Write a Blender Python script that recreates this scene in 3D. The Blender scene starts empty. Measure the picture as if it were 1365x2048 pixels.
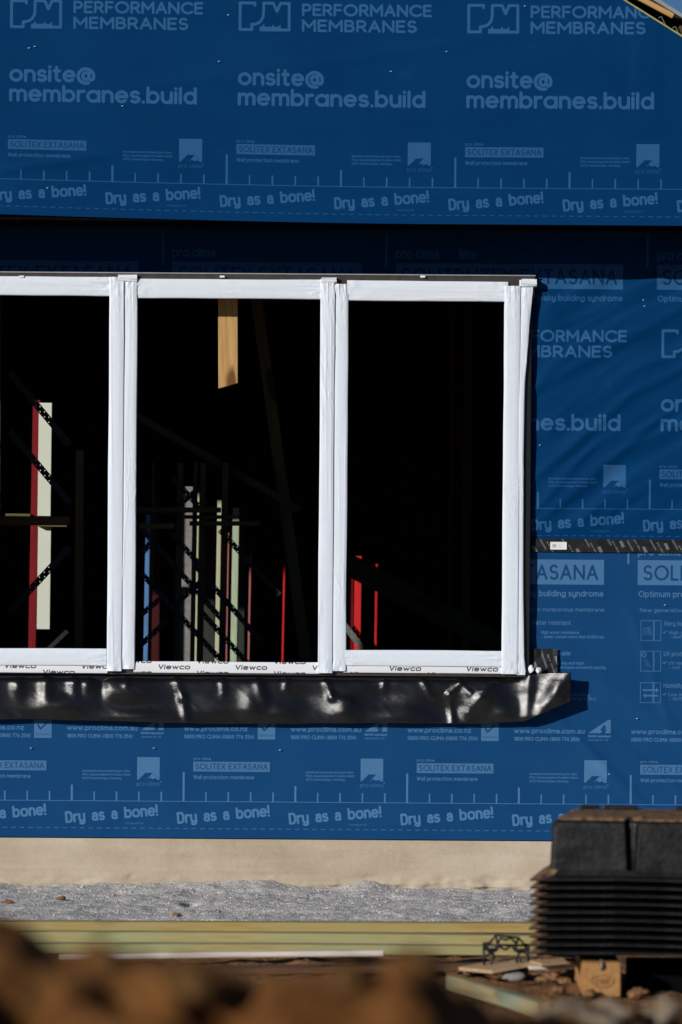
import bpy, bmesh, math, random
import numpy as np
from mathutils import Vector, Matrix

scene = bpy.context.scene
R = math.radians
# ------------------------------------------------------------------ camera
D = 20.2            # metres from the camera to the recessed wall (y = 0)
HC = 1.6            # camera height
FPX = 447.0 * D     # focal length in photo pixels (photo is 1365 x 2048)
ROLL = R(0.40)
cam_d = bpy.data.cameras.new("camera")
cam = bpy.data.objects.new("camera", cam_d)
scene.collection.objects.link(cam)
scene.camera = cam
RX = Vector((math.cos(ROLL), 0, math.sin(ROLL)))
UP = Vector((-math.sin(ROLL), 0, math.cos(ROLL)))
BK = Vector((0, -1, 0))
m = Matrix((RX, UP, BK)).transposed().to_4x4()
m.translation = Vector((0, -D, HC))
cam.matrix_world = m
cam_d.sensor_fit = 'VERTICAL'
cam_d.sensor_height = 36.0
cam_d.sensor_width = 24.0
cam_d.lens = FPX / 2048.0 * 36.0
cam_d.shift_y = 41.0 / 2048.0
cam_d.clip_start = 0.5
cam_d.clip_end = 3000
cam_d.dof.use_dof = True
cam_d.dof.focus_distance = D
cam_d.dof.aperture_fstop = 2.8

# ------------------------------------------------------------------ light
LD = Vector((0.97, 1.0, -0.47)).normalized()      # the way the sunlight travels
SUN_EL = math.asin(-LD.z)
SUN_ROT = math.atan2(-LD.x, -LD.y)
world = bpy.data.worlds.new("World")
scene.world = world
world.use_nodes = True
wn = world.node_tree.nodes
sky = wn.new("ShaderNodeTexSky")
sky.sky_type = 'NISHITA'
sky.sun_disc = False
sky.sun_elevation = SUN_EL
sky.sun_rotation = SUN_ROT
sky.air_density = 0.9
sky.dust_density = 0.0
sky.ozone_density = 8.0
wn["Background"].inputs[1].default_value = 0.05
world.node_tree.links.new(sky.outputs[0], wn["Background"].inputs[0])
sun_d = bpy.data.lights.new("sun", 'SUN')
sun_d.energy = 5.0
sun_d.angle = R(0.53)
sun_d.color = (1.0, 0.955, 0.90)
sun = bpy.data.objects.new("sun", sun_d)
scene.collection.objects.link(sun)
sun.rotation_euler = LD.to_track_quat('-Z', 'Y').to_euler()
sun.location = (-20, -25, 12)
scene.view_settings.view_transform = 'Standard'
scene.view_settings.look = 'None'
scene.view_settings.exposure = -0.30
scene.view_settings.gamma = 1.0
scene.view_settings.use_curve_mapping = False
scene.cycles.use_denoising = True
scene.cycles.max_bounces = 5
scene.cycles.diffuse_bounces = 1
scene.cycles.glossy_bounces = 2
scene.cycles.sample_clamp_indirect = 3.0

# ------------------------------------------------------------------ helpers
def P(px, py, y=0.0):
    """world point on the plane at depth y seen at photo pixel (px, py)"""
    d = y + D
    q = (RX * (px - 682.5) + UP * (1065.0 - py)) * (d / FPX)
    return Vector((q.x, y, HC + q.z))

def srgb(r, g, b):
    f = lambda c: (c / 12.92 if c <= 0.04045 else ((c + 0.055) / 1.055) ** 2.4)
    return (f(r / 255), f(g / 255), f(b / 255), 1)

_rs = np.random.RandomState(7)
_perm = _rs.rand(512, 512)
def vn(x, y):
    x = np.asarray(x, float); y = np.asarray(y, float)
    xi = np.floor(x).astype(int); yi = np.floor(y).astype(int)
    fx = x - xi; fy = y - yi
    fx = fx * fx * (3 - 2 * fx); fy = fy * fy * (3 - 2 * fy)
    a = _perm[xi % 512, yi % 512]; b = _perm[(xi + 1) % 512, yi % 512]
    c = _perm[xi % 512, (yi + 1) % 512]; d = _perm[(xi + 1) % 512, (yi + 1) % 512]
    return (a * (1 - fx) + b * fx) * (1 - fy) + (c * (1 - fx) + d * fx) * fy - 0.5
def fbm(x, y, o=4, g=0.5):
    s = 0; a = 1.0
    for i in range(o):
        s = s + a * vn(x * 2 ** i + 17.3 * i, y * 2 ** i + 9.1 * i)
        a *= g
    return s
def ridged(x, y, o=3):
    s = 0; a = 1.0
    for i in range(o):
        s = s + a * (0.5 - np.abs(vn(x * 2 ** i + 31.7 * i, y * 2 ** i + 4.4 * i)) * 2)
        a *= 0.5
    return s

def mesh_obj(name, verts, faces, mat, parent=None, smooth=False, uvs=None, mats=None, fm=None):
    me = bpy.data.meshes.new(name)
    me.from_pydata([tuple(v) for v in verts], [], [tuple(f) for f in faces])
    for mm in (mats or [mat]):
        me.materials.append(mm)
    if fm is not None:
        me.polygons.foreach_set("material_index", np.asarray(fm, dtype=np.int32))
    if smooth:
        me.polygons.foreach_set("use_smooth", np.ones(len(me.polygons), dtype=bool))
    if uvs is not None:
        uv = me.uv_layers.new(name="UVMap")
        li = np.empty(len(me.loops), dtype=np.int32)
        me.loops.foreach_get("vertex_index", li)
        uv.data.foreach_set("uv", np.asarray(uvs, dtype=np.float32)[li].ravel())
    me.update()
    o = bpy.data.objects.new(name, me)
    scene.collection.objects.link(o)
    if parent:
        adopt(o, parent)
    return o
def adopt(o, parent):
    o.parent = parent
    w = parent.get("_w")
    if w is not None:
        o.matrix_parent_inverse = Matrix.Translation(-Vector(w))
def thing(name, label, cat, loc=(0, 0, 0), group=None):
    o = bpy.data.objects.new(name, None)
    o.empty_display_size = 0.1
    scene.collection.objects.link(o)
    o.location = loc
    o["_w"] = tuple(loc)
    return tag(o, label, cat, group)
def tag(o, label=None, cat=None, group=None, kind=None):
    if label: o["label"] = label
    if cat: o["category"] = cat
    if group: o["group"] = group
    if kind: o["kind"] = kind
    return o
def grid(name, xs, zs, f, mat, parent=None, uv=None, skip=None, smooth=True):
    """sheet over the parameters xs, zs; f(X, Z) -> X, Y, Z arrays"""
    X, Z = np.meshgrid(xs, zs)
    x, y, z = f(X, Z)
    V = np.stack([x, y, z], -1).reshape(-1, 3)
    n, mrow = len(xs), len(zs)
    i = np.arange(n * mrow).reshape(mrow, n)
    q = np.stack([i[:-1, :-1], i[:-1, 1:], i[1:, 1:], i[1:, :-1]], -1).reshape(-1, 4)
    if skip is not None:
        cx = ((X[:-1, :-1] + X[1:, 1:]) / 2).ravel(); cz = ((Z[:-1, :-1] + Z[1:, 1:]) / 2).ravel()
        q = q[~skip(cx, cz)]
    U = None
    if uv is not None:
        a, b = uv(X, Z)
        U = np.stack([a, b], -1).reshape(-1, 2)
    return mesh_obj(name, V.tolist(), q.tolist(), mat, parent, smooth, U)
def box(name, a, b, mat, parent=None, bev=0.0):
    (x0, y0, z0), (x1, y1, z1) = a, b
    v = [(x0, y0, z0), (x1, y0, z0), (x1, y1, z0), (x0, y1, z0), (x0, y0, z1), (x1, y0, z1), (x1, y1, z1), (x0, y1, z1)]
    f = [(0, 3, 2, 1), (4, 5, 6, 7), (0, 1, 5, 4), (1, 2, 6, 5), (2, 3, 7, 6), (3, 0, 4, 7)]
    o = mesh_obj(name, v, f, mat, parent)
    if bev: bevel(o, bev)
    return o
def bevel(o, w, seg=2):
    bm = bmesh.new(); bm.from_mesh(o.data)
    bmesh.ops.bevel(bm, geom=bm.edges[:], offset=w, segments=seg, affect='EDGES', profile=0.6)
    bm.to_mesh(o.data); bm.free()
def beam(name, p0, p1, w, h, mat, parent=None, side=None, bev=0.002, bend=0.0, seed=0):
    """timber from p0 to p1; local X runs along it; w across (towards side), h the other way"""
    p0 = Vector(p0); p1 = Vector(p1)
    ax = (p1 - p0); L = ax.length; ax.normalize()
    s = Vector(side) if side else Vector((0, 1, 0))
    s = (s - ax * s.dot(ax)).normalized()
    t = ax.cross(s).normalized()
    n = 10 if bend else 1
    V = []; F = []
    for i in range(n + 1):
        k = i / n
        dz = bend * math.sin(math.pi * k + seed) 
        for (a, b) in ((-1, -1), (1, -1), (1, 1), (-1, 1)):
            V.append((L * k, a * w / 2, b * h / 2 + dz))
    for i in range(n):
        for j in range(4):
            F.append((4 * i + j, 4 * i + 4 + j, 4 * i + 4 + (j + 1) % 4, 4 * i + (j + 1) % 4))
    F.append((0, 1, 2, 3)); e = 4 * n
    F.append((e, e + 3, e + 2, e + 1))
    o = mesh_obj(name, V, F, mat)
    bm = bmesh.new(); bm.from_mesh(o.data)
    bmesh.ops.recalc_face_normals(bm, faces=bm.faces[:])
    if bev:
        ed = [x for x in bm.edges if len(x.link_faces) == 2 and x.calc_face_angle(0) > 0.8]
        bmesh.ops.bevel(bm, geom=ed, offset=bev, segments=2, affect='EDGES')
    bm.to_mesh(o.data); bm.free()
    M = Matrix((ax, s, t)).transposed().to_4x4()
    M.translation = p0
    if parent:
        adopt(o, parent)
        o.matrix_basis = M
    else:
        o.matrix_basis = M
    return o
def tube(V, F, pts, r, n=6):
    pts = [Vector(p) for p in pts]
    base = len(V)
    for i, p in enumerate(pts):
        d = (pts[min(i + 1, len(pts) - 1)] - pts[max(i - 1, 0)]).normalized()
        a = d.cross(Vector((0.31, 0.9, 0.2))).normalized(); b = d.cross(a)
        for k in range(n):
            t = 2 * math.pi * k / n
            V.append(p + (a * math.cos(t) + b * math.sin(t)) * r)
    for i in range(len(pts) - 1):
        for k in range(n):
            F.append((base + i * n + k, base + i * n + (k + 1) % n, base + (i + 1) * n + (k + 1) % n, base + (i + 1) * n + k))
    F.append([base + k for k in range(n)][::-1])
    F.append([base + (len(pts) - 1) * n + k for k in range(n)])
def lump(name, c, r, mat, seed, parent=None, sq=(1, 1, 0.7), rough=0.35, sub=3):
    bm = bmesh.new()
    bmesh.ops.create_icosphere(bm, subdivisions=sub, radius=1.0)
    rnd = random.Random(seed)
    ox, oy = rnd.random() * 90, rnd.random() * 90
    co = np.array([v.co[:] for v in bm.verts])
    n1 = fbm(co[:, 0] * 1.3 + ox, co[:, 1] * 1.3 + co[:, 2] * 1.7 + oy, 4)
    rot = rnd.random() * 6.28
    for v, k in zip(bm.verts, n1):
        q = v.co * (1 + rough * k * 2)
        q = Vector((q.x * sq[0], q.y * sq[1], q.z * sq[2])) * r
        v.co = Vector((q.x * math.cos(rot) - q.y * math.sin(rot), q.x * math.sin(rot) + q.y * math.cos(rot), q.z))
    me = bpy.data.meshes.new(name); bm.to_mesh(me); bm.free()
    me.materials.append(mat)
    me.polygons.foreach_set("use_smooth", np.ones(len(me.polygons), dtype=bool))
    o = bpy.data.objects.new(name, me); scene.collection.objects.link(o)
    o.location = c
    if parent: adopt(o, parent)
    return o

# ------------------------------------------------------------------ printed lettering (rasterised from strokes)
X7 = 0.7
G = {}
def g(ch, w, *pl): G[ch] = (w, pl)
g('a', .5, [(.25, .46, .23, .24, 155, 0), (.48, 0)], [(.24, .2, .24, .2, 0, 360)])
g('ɑ', .68, [(.34, .35, .34, .35, 0, 360)], [(.68, 0), (.68, .7)])
g('b', .62, [(0, 0), (0, 1)], [(.31, .35, .31, .35, 0, 360)])
g('c', .55, [(.33, .35, .33, .35, 48, 312)])
g('d', .62, [(.62, 0), (.62, 1)], [(.31, .35, .31, .35, 0, 360)])
g('e', .64, [(0.02, .36), (.64, .36), (.32, .35, .32, .35, 2, 312)])
g('f', .36, [(.12, 0), (.32, .8, .2, .2, 180, 90), (.38, 1)], [(0, .68), (.34, .68)])
g('g', .62, [(.31, .35, .31, .35, 0, 360)], [(.62, .7), (.31, 0, .31, .26, 0, -160)])
g('h', .54, [(0, 0), (0, 1)], [(.27, .42, .27, .28, 180, 0), (.54, 0)])
g('i', .02, [(0, 0), (0, .7)], [(0, .98), (.01, .98)])
g('j', .1, [(.1, .7), (-.1, -.05, .2, .2, 0, -80)], [(.1, .98), (.11, .98)])
g('k', .5, [(0, 0), (0, 1)], [(.46, .7), (.02, .3)], [(.18, .42), (.5, 0)])
g('l', .02, [(0, 0), (0, 1)])
g('m', .9, [(0, 0), (0, .7)], [(.225, .46, .225, .24, 180, 0), (.45, 0)], [(.675, .46, .225, .24, 180, 0), (.9, 0)])
g('n', .54, [(0, 0), (0, .7)], [(.27, .42, .27, .28, 180, 0), (.54, 0)])
g('o', .68, [(.34, .35, .34, .35, 0, 360)])
g('p', .62, [(0, .7), (0, -.28)], [(.31, .35, .31, .35, 0, 360)])
g('q', .62, [(.62, .7), (.62, -.28)], [(.31, .35, .31, .35, 0, 360)])
g('r', .32, [(0, 0), (0, .7)], [(.28, .42, .28, .28, 180, 75)])
g('s', .46, [(.23, .525, .22, .175, 35, 250), (.23, .18, .24, .18, 70, -145)])
g('t', .36, [(.14, .95), (.3, .16, .16, .16, 180, 290)], [(0, .7), (.34, .7)])
g('u', .54, [(0, .7), (.27, .28, .27, .28, 180, 360), (.54, .7)], [(.54, .7), (.54, 0)])
g('v', .54, [(0, .7), (.27, 0), (.54, .7)])
g('w', .86, [(0, .7), (.22, 0), (.43, .66), (.64, 0), (.86, .7)])
g('x', .5, [(0, .7), (.5, 0)], [(0, 0), (.5, .7)])
g('y', .54, [(0, .7), (.27, .28, .27, .28, 180, 360)], [(.54, .7), (.27, -.02, .27, .26, 0, -140)])
g('z', .5, [(0, .7), (.5, .7), (0, 0), (.5, 0)])
g('@', .98, [(.49, .36, .2, .25, 0, 360)], [(.69, .62), (.69, .3), (.84, .28, .14, .2, 190, 350), (.49, .36, .5, .52, 0, 290)])
g('.', .02, [(0, 0), (.01, 0)])
g(',', .06, [(.05, .02), (0, -.14)])
g('!', .02, [(0, .32), (0, 1)], [(0, 0), (.01, 0)])
g('-', .3, [(0, .35), (.3, .35)])
g('(', .18, [(.4, .45, .4, .65, 130, 230)])
g(')', .18, [(-.2, .45, .4, .65, 50, -50)])
g('✓', .6, [(0, .45), (.2, .1), (.6, .85)])
g('A', .72, [(0, 0), (.36, 1), (.72, 0)], [(.12, .33), (.6, .33)])
g('B', .58, [(0, 0), (0, 1), (.28, 1), (.28, .765, .24, .235, 90, -90), (0, .53)], [(.28, .53), (.3, .265, .28, .265, 90, -90), (0, 0)])
g('C', .8, [(.48, .5, .48, .5, 45, 315)])
g('D', .62, [(0, 0), (0, 1), (.3, 1), (.3, .5, .32, .5, 90, -90), (0, 0)])
g('E', .52, [(.52, 1), (0, 1), (0, 0), (.52, 0)], [(0, .52), (.47, .52)])
g('F', .5, [(.5, 1), (0, 1), (0, 0)], [(0, .5), (.45, .5)])
g('G', .85, [(.48, .5, .48, .5, 45, 330), (.9, .48), (.55, .48)])
g('H', .68, [(0, 0), (0, 1)], [(.68, 0), (.68, 1)], [(0, .52), (.68, .52)])
g('I', .02, [(0, 0), (0, 1)])
g('K', .6, [(0, 0), (0, 1)], [(.56, 1), (.02, .42)], [(.2, .6), (.6, 0)])
g('L', .46, [(0, 1), (0, 0), (.46, 0)])
g('M', .84, [(0, 0), (0, 1), (.42, .35), (.84, 1), (.84, 0)])
g('N', .7, [(0, 0), (0, 1), (.7, 0), (.7, 1)])
g('O', .96, [(.48, .5, .48, .5, 0, 360)])
g('P', .55, [(0, 0), (0, 1), (.26, 1), (.26, .71, .29, .29, 90, -90), (0, .42)])
g('R', .58, [(0, 0), (0, 1), (.26, 1), (.26, .72, .29, .28, 90, -90), (0, .44)], [(.3, .44), (.58, 0)])
g('S', .54, [(.27, .745, .25, .255, 40, 250), (.27, .26, .27, .26, 70, -145)])
g('T', .62, [(0, 1), (.62, 1)], [(.31, 1), (.31, 0)])
g('U', .64, [(0, 1), (.32, .32, .32, .32, 180, 360), (.64, 1)])
g('V', .66, [(0, 1), (.33, 0), (.66, 1)])
g('W', 1.0, [(0, 1), (.25, 0), (.5, .95), (.75, 0), (1, 1)])
g('X', .62, [(0, 1), (.62, 0)], [(0, 0), (.62, 1)])
g('Z', .56, [(0, 1), (.56, 1), (0, 0), (.56, 0)])
g('/', .4, [(0, -.1), (.4, 1.05)])
g('0', .56, [(.28, .5, .28, .5, 0, 360)])
g('1', .2, [(0, .8), (.2, 1), (.2, 0)])
g('2', .52, [(.26, .74, .25, .26, 165, -35), (0, 0), (.52, 0)])
g('3', .5, [(.23, .75, .23, .25, 150, -90), (.24, .26, .26, .27, 90, -150)])
g('4', .56, [(.4, 0), (.4, 1), (0, .28), (.56, .28)])
g('5', .5, [(.46, 1), (.06, 1), (.03, .55), (.24, .32, .26, .32, 110, -140)])
g('6', .54, [(.27, .3, .27, .3, 0, 360)], [(.02, .36), (.34, 1)])
g('7', .5, [(0, 1), (.5, 1), (.15, 0)])
g('8', .54, [(.27, .74, .22, .26, 0, 360)], [(.27, .25, .27, .25, 0, 360)])
g('9', .54, [(.27, .7, .27, .3, 0, 360)], [(.52, .62), (.2, 0)])

class Canvas:
    def __init__(s, w, h, k):
        s.k = k; s.a = np.zeros((int(round(h * k)), int(round(w * k))), dtype=np.float32)
    def stamp(s, polys, th, val=1.0):
        """polys in design units, th the stroke width"""
        k = s.k; r = th * k / 2
        segs = []
        for p in polys:
            for a, b in zip(p[:-1], p[1:]):
                segs.append((a[0] * k, a[1] * k, b[0] * k, b[1] * k))
        if not segs: return
        S = np.array(segs)
        x0 = int(max(0, min(S[:, 0].min(), S[:, 2].min()) - r - 2)); x1 = int(min(s.a.shape[1], max(S[:, 0].max(), S[:, 2].max()) + r + 3))
        y0 = int(max(0, min(S[:, 1].min(), S[:, 3].min()) - r - 2)); y1 = int(min(s.a.shape[0], max(S[:, 1].max(), S[:, 3].max()) + r + 3))
        if x1 <= x0 or y1 <= y0: return
        X, Y = np.meshgrid(np.arange(x0, x1) + .5, np.arange(y0, y1) + .5)
        best = np.full(X.shape, 1e9)
        for ax, ay, bx, by in segs:
            dx, dy = bx - ax, by - ay; L = dx * dx + dy * dy + 1e-9
            t = np.clip(((X - ax) * dx + (Y - ay) * dy) / L, 0, 1)
            best = np.minimum(best, (X - ax - t * dx) ** 2 + (Y - ay - t * dy) ** 2)
        al = np.clip(r - np.sqrt(best) + .5, 0, 1)
        v = s.a[y0:y1, x0:x1]
        v[:] = v * (1 - al) + val * al
    def text(s, t, x, y, width, cap, th, val=1.0, rot=0.0, p=1.0, shear=0.0, gap=.3, space=.42):
        pen = 0; items = []
        for ch in t:
            if ch == ' ':
                pen += space; continue
            w, pl = G[ch]; items.append((pen, pl)); pen += w + gap
        tot = max(pen - gap, .01)
        sx = (width - th) / (tot * cap); c, sn = math.cos(R(rot)), math.sin(R(rot))
        for off, pl in items:
            polys = []
            for q in pl:
                o = []
                for e in q:
                    if len(e) == 2: o.append(e)
                    else:
                        cx, cy, rx, ry, a0, a1 = e
                        n = max(5, int(abs(a1 - a0) / 20))
                        for i in range(n + 1):
                            a = R(a0 + (a1 - a0) * i / n)
                            ca, sa = math.cos(a), math.sin(a)
                            o.append((cx + rx * math.copysign(abs(ca) ** p, ca), cy + ry * math.copysign(abs(sa) ** p, sa)))
                oo = []
                for gx, gy in o:
                    u = (off + gx) * cap * sx + th / 2; v = gy * (cap - th) + th / 2
                    u += shear * v
                    oo.append((x + u * c - v * sn, y + u * sn + v * c))
                polys.append(oo)
            s.stamp(polys, th, val)
    def rect(s, x0, y0, x1, y1, val=1.0):
        k = s.k
        s.a[max(0, int(round(y0 * k))):int(round(y1 * k)), max(0, int(round(x0 * k))):int(round(x1 * k))] = val
    def poly(s, pts, val=1.0):
        k = s.k; pts = [(a * k, b * k) for a, b in pts]
        xs = [a for a, b in pts]; ys = [b for a, b in pts]
        x0, x1, y0, y1 = max(0, int(min(xs))), int(max(xs)) + 1, max(0, int(min(ys))), int(max(ys)) + 1
        X, Y = np.meshgrid(np.arange(x0, min(x1, s.a.shape[1])) + .5, np.arange(y0, min(y1, s.a.shape[0])) + .5)
        ins = np.zeros(X.shape, bool)
        for (ax, ay), (bx, by) in zip(pts, pts[1:] + pts[:1]):
            cnd = ((ay > Y) != (by > Y))
            xi = (bx - ax) * (Y - ay) / ((by - ay) if abs(by - ay) > 1e-9 else 1e-9) + ax
            ins ^= cnd & (X < xi)
        v = s.a[y0:y0 + X.shape[0], x0:x0 + X.shape[1]]
        v[ins] = val
    def image(s, name):
        h, w = s.a.shape
        im = bpy.data.images.new(name, w, h, alpha=False)
        im.colorspace_settings.name = 'Non-Color'
        px = np.ones((h, w, 4), dtype=np.float32)
        px[..., :3] = s.a[..., None]
        im.pixels.foreach_set(px.ravel())
        im.update(); im.pack()
        return im

PW, PH, OX = 447.0, 620.0, 20.0     # design period, height and where its long tick stands
def common(cv):
    T = OX
    n = 26
    for i in range(n):
        x = i * PW / n + 2
        cv.rect(x, 18.2, x + 9.5, 19.8, .75)
    cv.rect(0, 72.4, PW, 73.8, .8)
    for i in range(10):
        x = T + i * PW / 10
        if i == 0: cv.rect(x - 2, 73, x + 2, 132, .95)
        elif i == 5: cv.rect(x - 2, 73, x + 2, 105, .95)
        else: cv.rect(x - 1.4, 73, x + 1.4, 92, .9)
    for i in range(2):
        cv.text("Dry as a bone!", T - 12 + i * PW / 2, 28, 186, 23.5, 4.4, 1, rot=5.0, p=.8, gap=.30, space=.72)
    cv.text("11032275", T + PW / 2 + 107, 27, 36, 3.4, .8, .6)
    # small row
    cv.text("pro clima", T + 19, 156, 35, 5.6, 1.0, .75)
    cv.rect(T + 19, 133, T + 172, 153, .8)
    cv.text("SOLITEX EXTASANA", T + 23, 137, 145, 12.5, 2.0, .1)
    cv.text("Wall protection membrane", T + 19, 118, 122, 8, 1.3, .85)
    for k, t in enumerate(("developed and produced by pro clima", "MOLL bauökologische Produkte GmbH".replace('ö', 'o'), "68723 Schwetzingen, Germany")):
        cv.text(t, T + 244, 131 - 7.3 * k, (95, 97, 78)[k], 4.6, .8, .75)
    x, y = T + 353.6, 116.0
    cv.rect(x, y, x + 45, y + 45, .9)
    cv.poly([(x + 3, y), (x + 16, y + 13.5), (x + 31, y + 13.5), (x + 19, y)], .0)
    cv.poly([(x + 19, y), (x + 25, y + 4.5), (x + 31, y + 1), (x + 36, y + 3.5), (x + 41, y)], .0)
    cv.stamp([[(x + 31, y + 13.5), (x + 38, y + 6), (x + 45, y + 3)]], .9, .35)
    cv.text("pro climɑ", x - 1, 104, 46, 8, .9, .6)
    cv.stamp([[(x + 47, 112), (x + 48, 112)]], 2.0, .9)
    # large row
    cv.rect(T + 11, 512, T + 390.5, 562, .85)
    cv.text("SOLITEX EXTASANA", T + 22, 521, 357, 31, 4.6, .03)
    cv.text("Optimum protection against leaky building syndrome", T + 13, 488, 377, 12.5, 2.0, .85)
    cv.text("pro clima", T + 11, 571, 86, 20, 2.8, .8)
    cv.rect(T - 10, 554, T - 6, 620, .85)
def design_front():
    cv = Canvas(PW, PH, 1024 / PW); common(cv); T = OX
    cv.text("onsite@", T + 20.5, 268, 168, 34, 6.2, 1, gap=.27)
    cv.text("membrɑnes.build", T + 20.5, 228.5, 367, 34, 6.2, 1, gap=.27)
    cv.text("PERFORMANCE", T + 145, 406, 254, 24.5, 4.7, 1, gap=.28)
    cv.text("MEMBRANES", T + 145, 375, 225, 24.5, 4.7, 1, gap=.28)
    x, y, q = T + 21, 375.0, 6.0
    cv.stamp([[(x + 32, y + 50.5), (x + 32, y + 55), (x + 3, y + 55), (x + 3, y + 3), (x + 26, y + 3), (x + 26, y + 13),
               (x + 34, y + 14), (x + 42, y + 18), (x + 48, y + 27), (x + 49, y + 40), (x + 49, y + 55), (x + 68, y + 55),
               (x + 75, y + 39), (x + 82, y + 55), (x + 99, y + 55), (x + 99, y + 3), (x + 44, y + 3), (x + 44, y + 7)]], 5.4, 1)
    cv.poly([(x + 41, y), (x + 41, y + 3), (x + 50, y + 15), (x + 51, y + 9), (x + 66, y + 9), (x + 67, y + 14), (x + 71, y + 9), (x + 78, y + 9), (x + 82, y + 14), (x + 83, y + 5), (x + 83, y)], 1)
    return cv.image("membrane_print_front")
def design_info():
    cv = Canvas(PW, PH, 1024 / PW); common(cv); T = OX
    cv.text("www.proclima.co.nz", T, 214, 127, 10, 1.9, .85)
    cv.text("0800 PRO CLIMA (0800 776 254)", T, 199, 140, 8, 1.5, .85)
    cv.text("www.proclima.com.au", T + 213, 214, 141, 10, 1.9, .85)
    cv.text("1800 PRO CLIMA (1800 776 254)", T + 213, 199, 131, 8, 1.5, .85)
    cv.rect(T + 147, 198, T + 182, 234, .85)
    cv.stamp([[(T + 155, 224), (T + 160, 216), (T + 173, 229)]], 3.4, 0)
    cv.text("Product Approved", T + 150, 204, 29, 4, .7, .35)
    x = T + 361
    cv.poly([(x, 215), (x + 40, 242), (x + 45, 242), (x + 45, 215), (x + 34, 215), (x + 37, 226), (x + 24, 215)], .85)
    cv.poly([(x + 24, 221), (x + 31, 232), (x + 36, 228), (x + 30, 219)], 0)
    cv.text("BRANZ Appraised", x, 207, 45, 4.6, 1.2, .8)
    cv.text("Appraisal No. 712", x, 200, 40, 3.6, .7, .7)
    cv.text("New generation wall protection - monolithic nonporous membrane", T + 16, 458, 376, 8, 1.25, .8)
    tt = (("Very high", "Water resistant", "High durability", "- unaffected by long wetting", "High water resistance", "- water column more than 10,000 mm"),
          ("UV protection", "Permeable", "UV resistant 180 days", "- not to be left in the sun", "Breathable day and night", "- moisture escapes outwards quickly"),
          ("Humidity open", "Thermally stable", "Low mould risk in winter", "- 14/15 deg C interior", "Stable in heat and humidity", "- with temperatures up to 90 C"))
    for k, (yb, b) in enumerate(((401, tt[0]), (340, tt[1]), (277, tt[2]))):
        x = T + 18
        cv.stamp([[(x, yb), (x + 40, yb), (x + 40, yb + 40), (x, yb + 40), (x, yb)]], 1.3, .7)
        cv.rect(x + 24.5, yb + 1, x + 27.5, yb + 39, .65)
        if k == 0:
            for j in range(4): cv.stamp([[(x + 3, yb + 12 + 4 * j), (x + 14, yb + 14 + 4 * j), (x + 22 - j, yb + 12 + 5 * j)]], 1.1, .6)
            cv.stamp([[(x + 12, yb + 26), (x + 18, yb + 23), (x + 18, yb + 12)]], 1.4, .6)
        elif k == 1:
            cv.stamp([[(x + 7 + 4 * math.cos(a * .5), yb + 33 + 4 * math.sin(a * .5)) for a in range(14)]], 1.6, .7)
            for j in range(3): cv.stamp([[(x + 8 + 4 * j, yb + 24 - 3 * j), (x + 14 + 3 * j, yb + 10 - j)]], .9, .45)
        else:
            for j, (a0, a1) in enumerate(((6, 34), (34, 8))):
                yy = yb + 25 - 11 * j
                cv.stamp([[(x + a0, yy), (x + a1, yy)]], 3.4, .7)
                sg = 1 if a1 > a0 else -1
                cv.poly([(x + a1 + 3 * sg, yy), (x + a1 - 3 * sg, yy + 5), (x + a1 - 3 * sg, yy - 5)], .7)
        cv.text(b[0], T + 64, yb + 30, 8.4 * len(b[0]) * .62, 9.5, 1.4, .75)
        cv.text("✓", T + 62, yb + 14, 8, 7, 1.7, .8)
        cv.text(b[2], T + 74, yb + 13, 4.5 * len(b[2]), 7, 1.1, .75)
        cv.text(b[3], T + 76, yb + 4.5, 4.2 * len(b[3]), 7, 1.1, .75)
        cv.rect(T + 214, yb, T + 215, yb + 40, 0)
        wd = 8.4 * len(b[1]) * .62
        cv.text(b[1], T + 325 - wd, yb + 30, wd, 9.5, 1.4, .75)
        cv.text(b[4], T + 266, yb + 12, 3.6 * len(b[4]), 6.4, 1.1, .75)
        cv.text(b[5], T + 266, yb + 3.5, 3.7 * len(b[5]), 6.4, 1.1, .75)
    return cv.image("membrane_print_info")
def design_film():
    cv = Canvas(154, 24, 5)
    for x, y in ((8, 7.5), (85, 19.5), (85, -4.5)):
        cv.text("Viewco", x, y, 64, 10, 2.3, 1, p=.55, shear=.15, gap=.3)
    return cv.image("film_print")
def design_tape():
    cv = Canvas(220, 30, 4); rnd = random.Random(3)
    for i in range(15):
        x = 4 + i * 14.5; y = rnd.uniform(-6, 14)
        if i % 3 == 0:
            cv.poly([(x, y + 14), (x + 6, y + 15), (x + 12, y + 3), (x + 6, y + 1)], .9)
        elif i % 3 == 1:
            cv.text("TESCON", x, y + 22, 24, 3.4, 1.0, .9, rot=-60)
        else:
            cv.text("pro clima", x, y + 20, 26, 4, 1.0, .8, rot=-60)
    return cv.image("tape_print")

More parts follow.
